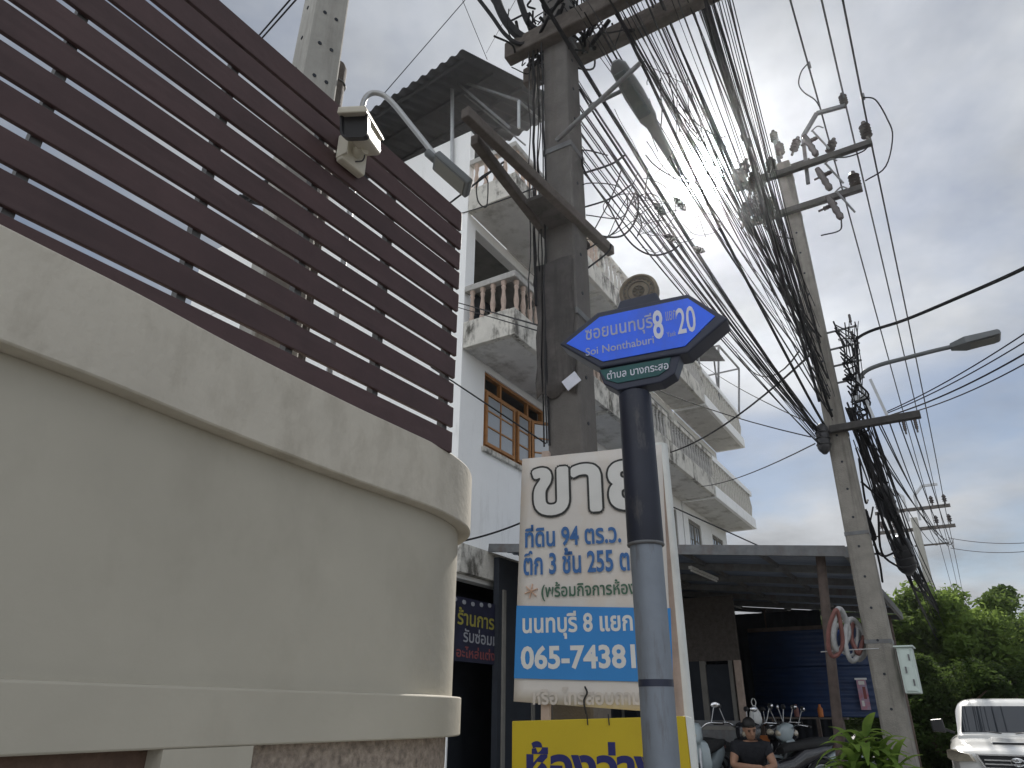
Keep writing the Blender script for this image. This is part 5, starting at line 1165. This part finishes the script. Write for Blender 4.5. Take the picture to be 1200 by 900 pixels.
# ------------------------------------------------------------ motorbikes
def motorbike(label, body, loc, rz, lean=.06):
    r = thing('motorbike', label, 'motorbike', loc, rz, 'motorbikes in the repair yard'); r.rotation_euler = (lean, 0, rz)
    for x in (.62, -.60):
        w_ = thing_part(r, 'wheel', (x, 0, .28)); m2 = RX(rad(90))
        MB().torus((0, 0, 0), .245, .04, 'y', 24, 8).build('tyre', 'rubber', w_, smooth=60)
        mb = MB(); mb.torus((0, 0, 0), .205, .014, 'y', 24, 6)
        for k in range(6): a = math.pi / 3 * k; mb.tube([(.04 * math.cos(a), 0, .04 * math.sin(a)), (.2 * math.cos(a), 0, .2 * math.sin(a))], .012, 6)
        mb.lathe([(.045, -.04), (.045, .04)], 12, m2); mb.build('rim', 'steel', w_, smooth=60)
        pts = [Vector((x + .31 * math.cos(a), 0, .28 + .31 * math.sin(a))) for a in np.linspace(.5, 2.6, 9)]
        rows = [[p + Vector((0, y, z)) for y, z in ((-.055, -.02), (-.03, .012), (.03, .012), (.055, -.02))] for p in pts]; MB().loft(rows, False, False).build('mudguard', body, r, solid=.005, smooth=50)
    mb = MB()
    for s in (-1, 1): mb.tube([(.62, s * .07, .28), (.44, s * .07, .72)], .02, 8)
    mb.build('front_fork', 'steel', r, smooth=60)
    MB().tube([(.40, 0, .78), (.34, 0, .92)], .03, 8).build('steering_head', 'plastic', r, smooth=60)
    MB().tube(smooth_path([(.24, -.36, .99), (.34, -.20, 1.0), (.36, -.08, .94), (.36, .08, .94), (.34, .20, 1.0), (.24, .36, .99)], 5), .012, 8).build('handlebar', 'chrome', r, smooth=60)
    for s in (-1, 1):
        MB().tube([(.26, s * .25, .995), (.21, s * .37, .985)], .02, 8).build('grip', 'rubber', r, smooth=60)
        MB().tube([(.33, s * .24, 1.0), (.28, s * .29, 1.18)], .006, 6).build('mirror_stalk', 'steel', r, smooth=60)
        MB().ball((.27, s * .31, 1.21), (.02, .065, .04), 12, 8).build('mirror', 'chrome' if s > 0 else 'plastic', r, smooth=60)
    def br_(x, w, z0, z1): return cring(x, w, z0, z1, .55, 16)
    MB().loft([br_(.56, .03, .82, .88), br_(.50, .10, .76, .98), br_(.40, .12, .76, 1.02), br_(.33, .08, .86, 1.0)]).build('headlight_cowl', body, r, smooth=50)
    MB().ball((.52, 0, .87), (.05, .075, .055), 12, 8).build('headlight', 'headlamp', r, smooth=60)
    MB().loft([br_(.46, .10, .50, .84), br_(.36, .17, .40, .82), br_(.26, .12, .32, .70), br_(.12, .09, .34, .52), br_(-.1, .10, .36, .58), br_(-.3, .12, .46, .70), br_(-.62, .10, .58, .74), br_(-.82, .04, .66, .74)]).build('body', body, r, smooth=50)
    MB().loft([br_(.02, .08, .62, .70), br_(-.08, .12, .64, .76), br_(-.45, .13, .68, .80), br_(-.78, .09, .72, .80), br_(-.84, .03, .74, .78)]).build('seat', 'rubber', r, smooth=50)
    MB().loft([br_(.2, .09, .16, .34), br_(.0, .12, .14, .38), br_(-.2, .08, .18, .34)]).build('engine', 'steel_dull', r, smooth=40)
    MB().tube([(.1, -.13, .2), (-.2, -.15, .18), (-.3, -.16, .24), (-.8, -.17, .34)], [.018, .018, .045, .05], 10).build('exhaust', 'steel', r, smooth=60)
    MB().ball((-.84, 0, .70), (.03, .07, .035), 10, 6).build('tail_light', 'hose_red', r, smooth=60)
    MB().tube([(-.05, .1, .2), (-.12, .22, .02)], .012, 6).build('stand', 'steel_dull', r, smooth=60)
    return r
def yard(px_, py_, u): p = BF.pxu(px_, py_, u); return W(u, -p.y, .42)
motorbike('silver grey motorbike parked next to the white leaning pipe', 'bikegrey', yard(832, 890, 1.6), rad(-120), .08)
motorbike('black motorbike with chrome mirrors parked right of the seated person', 'bikeblack', yard(918, 880, 2.6), rad(-165), .06)
motorbike('dark motorbike parked behind the seated person under the canopy', 'bikeblack', yard(893, 880, 3.4), rad(-30), .06)
motorbike('silver motorbike half hidden behind the canopy post', 'bikegrey', yard(955, 880, 3.2), rad(-175), -.05)
motorbike('black motorbike at the back of the yard below the orange crate', 'bikeblack', yard(936, 880, 4.0), rad(-150), .05)
motorbike('dark motorbike just inside the yard doorway', 'bikeblack', yard(850, 880, 2.7), rad(-70), -.06)

# ------------------------------------------------------------ seated man
def skin_mesh(name, m, parent, verts, edges, radii, sub=2, root=0):
    me = bpy.data.meshes.new(name); me.from_pydata(verts, edges, []); me.materials.append(M[m]); o = bpy.data.objects.new(name, me); COL.objects.link(o); o.parent = parent
    o.modifiers.new('skin', 'SKIN'); sv = me.skin_vertices[0].data
    for i, r_ in enumerate(radii): sv[i].radius = r_ if isinstance(r_, tuple) else (r_, r_); sv[i].use_root = (i == root)
    sd = o.modifiers.new('sub', 'SUBSURF'); sd.levels = sub; sd.render_levels = sub
    o.modifiers['skin'].use_smooth_shade = True; return o
mp = BF.pxu(878, 876, 1.9)
man = thing('person', 'person in dark shirt and dark hair seated leaning forward with folded arms', 'person', W(1.9, -mp.y, .20), STREET + rad(200))
# local x is the way the person faces
bv = [(0, 0, .50), (.05, 0, .66), (.14, 0, .82), (.22, 0, .98), (.26, 0, 1.06),
      (.22, .19, .95), (.33, .26, .74), (.50, .06, .70), (.55, -.06, .70),
      (.22, -.19, .95), (.33, -.26, .74), (.50, -.04, .735), (.55, .09, .735),
      (.02, .11, .46), (.38, .15, .64), (.36, .16, .34), (.48, .17, .26), (.02, -.11, .46), (.38, -.15, .64), (.36, -.16, .34), (.48, -.17, .26)]
be = [(0, 1), (1, 2), (2, 3), (3, 4), (3, 5), (5, 6), (6, 7), (7, 8), (3, 9), (9, 10), (10, 11), (11, 12), (0, 13), (13, 14), (14, 15), (15, 16), (0, 17), (17, 18), (18, 19), (19, 20)]
br_ = [(.15, .13), (.15, .12), (.165, .13), (.15, .10), .058, .07, .048, .036, .03, .07, .048, .036, .03, .09, .075, .05, .04, .09, .075, .05, .04]
body = skin_mesh('body', 'skin', man, bv, be, br_)
# clothing over the same skeleton, a little wider, ending at upper arms and ankles
cv = [bv[i] for i in (0, 1, 2, 3, 5, 9)] + [(.245, 0, 1.03), tuple(Vector(bv[5]).lerp(Vector(bv[6]), .6)), tuple(Vector(bv[9]).lerp(Vector(bv[10]), .6))]
skin_mesh('shirt', 'shirt', man, cv, [(0, 1), (1, 2), (2, 3), (3, 4), (3, 5), (3, 6), (4, 7), (5, 8)], [(.165, .145), (.165, .135), (.185, .15), (.175, .135), .098, .098, (.085, .085), .07, .07])
skin_mesh('trousers', 'trousers', man, [(0, 0, .47)] + [bv[i] for i in (13, 14, 15, 17, 18, 19)], [(0, 1), (1, 2), (2, 3), (0, 4), (4, 5), (5, 6)], [(.17, .15), .105, .09, .065, .105, .09, .065])
hd = T(.31, 0, 1.17) @ RY(rad(28)) @ RZ(rad(12))
mb = MB(); rings = []
for z, rx_, ry_, xo in ((-.125, .03, .03, .035), (-.115, .05, .045, .03), (-.08, .075, .06, .022), (-.03, .088, .070, .01), (.02, .095, .076, 0), (.07, .092, .076, -.005), (.105, .072, .062, -.01), (.125, .03, .03, -.01)):
    rings.append([hd @ Vector((xo + rx_ * math.cos(a), ry_ * math.sin(a), z)) for a in [2 * math.pi * j / 16 for j in range(16)]])
mb.loft(rings); mb.build('head', 'skin', man, smooth=70)
mb = MB(); mb.loft([[hd @ Vector(p) for p in ((.098, -.008, .02), (.098, .008, .02), (.09, 0, .03))], [hd @ Vector(p) for p in ((.118, -.016, -.025), (.118, .016, -.025), (.105, 0, -.015))], [hd @ Vector(p) for p in ((.095, -.014, -.038), (.095, .014, -.038), (.09, 0, -.03))]]); mb.build('nose', 'skin', man, smooth=60)
for s in (-1, 1):
    MB().ball((.088, s * .033, .012), (.008, .014, .007), 8, 6, hd).build('eye', 'hair', man); MB().ball((-.005, s * .078, -.005), (.02, .008, .03), 8, 6, hd).build('ear', 'skin', man, smooth=60)
    MB().box((.086, s * .033 - .018, .028), (.094, s * .033 + .018, .034), hd).build('eyebrow', 'hair', man)
MB().ball((.088, 0, -.068), (.006, .024, .006), 8, 6, hd).build('mouth', 'hose_red', man)
mb = MB(); rings = []
for z, rx_, ry_, xo in ((-.05, .06, .06, -.05), (-.02, .075, .078, -.035), (.03, .09, .083, -.018), (.06, .098, .084, -.008), (.10, .085, .074, -.008), (.132, .045, .042, -.01), (.138, .01, .01, -.01)): rings.append([hd @ Vector((xo + rx_ * math.cos(a), ry_ * math.sin(a), z)) for a in [2 * math.pi * j / 16 for j in range(16)]])
mb.loft(rings); mb.build('hair', 'hair', man, smooth=70)
for s in (-1, 1):     # hands lying on the forearms, five fingers each
    c = Vector((.57, -s * .10, .70 if s > 0 else .735)); d_ = Vector((.12, -s, 0)).normalized(); n_ = Vector((d_.y, -d_.x, 0)) * s
    hv = [tuple(c), tuple(c + d_ * .05)]; he = [(0, 1)]; hr = [(.028, .016), (.034, .014)]
    for k in range(4):
        o_ = n_ * ((k - 1.5) * .018); L_ = (.032, .038, .036, .028)[k]; b0 = len(hv); hv += [tuple(c + d_ * .07 + o_), tuple(c + d_ * (.07 + L_) + o_ - Vector((0, 0, .008))), tuple(c + d_ * (.07 + 1.8 * L_) + o_ - Vector((0, 0, .026)))]; he += [(1, b0), (b0, b0 + 1), (b0 + 1, b0 + 2)]; hr += [.0095, .009, .0075]
    b0 = len(hv); hv += [tuple(c + d_ * .02 + n_ * .035), tuple(c + d_ * .05 + n_ * .052)]; he += [(0, b0), (b0, b0 + 1)]; hr += [.011, .009]
    skin_mesh('hand', 'skin', man, hv, he, hr)
mb = MB(); mb.lathe([(.15, .44), (.16, .46), (.15, .48)], 16, Matrix.Translation(W(1.9, -mp.y, .12))); 
stl = thing('stool', 'low black stool under the seated person', 'stool', W(1.9, -mp.y, .42))
MB().lathe([(.15, .12), (.165, .13), (.165, .15), (.15, .16)], 16).build('seat', 'plastic', stl, smooth=40)
for k in range(4): a = math.pi / 2 * k + .6; MB().tube([(.12 * math.cos(a), .12 * math.sin(a), .13), (.16 * math.cos(a), .16 * math.sin(a), 0)], .014, 6).build('leg', 'steel_dull', stl, smooth=60)
tbl = thing('low_table', 'low grey table top in front of the seated person', 'table', W(1.9 - .5, -mp.y, .42), STREET)
MB().box((-.32, -.45, .43), (.12, .45, .46)).build('table_top', 'dim', tbl, bevel=.006)
for x in (-.28, .08):
    for y in (-.4, .4): MB().box((x - .02, y - .02, 0), (x + .02, y + .02, .43)).build('leg', 'steel_dull', tbl)

# ------------------------------------------------------------ thin scattering air added to spread a glow round the sun
hz_ = MB(); hz_.box((-950, -950, -1.1), (950, 950, 13.2)); hzo = hz_.build('haze', 'dark'); hzo.data.materials.clear()
hm2 = bpy.data.materials.new('added_haze_air'); hm2.use_nodes = True; t_ = hm2.node_tree; t_.nodes.clear(); pv_ = t_.nodes.new('ShaderNodeVolumePrincipled'); ou = t_.nodes.new('ShaderNodeOutputMaterial')
pv_.inputs['Color'].default_value = (.92, .95, 1, 1); pv_.inputs['Density'].default_value = .0008; pv_.inputs['Anisotropy'].default_value = .93; t_.links.new(pv_.outputs[0], ou.inputs['Volume'])
hzo.data.materials.append(hm2); tag(hzo, kind='stuff')
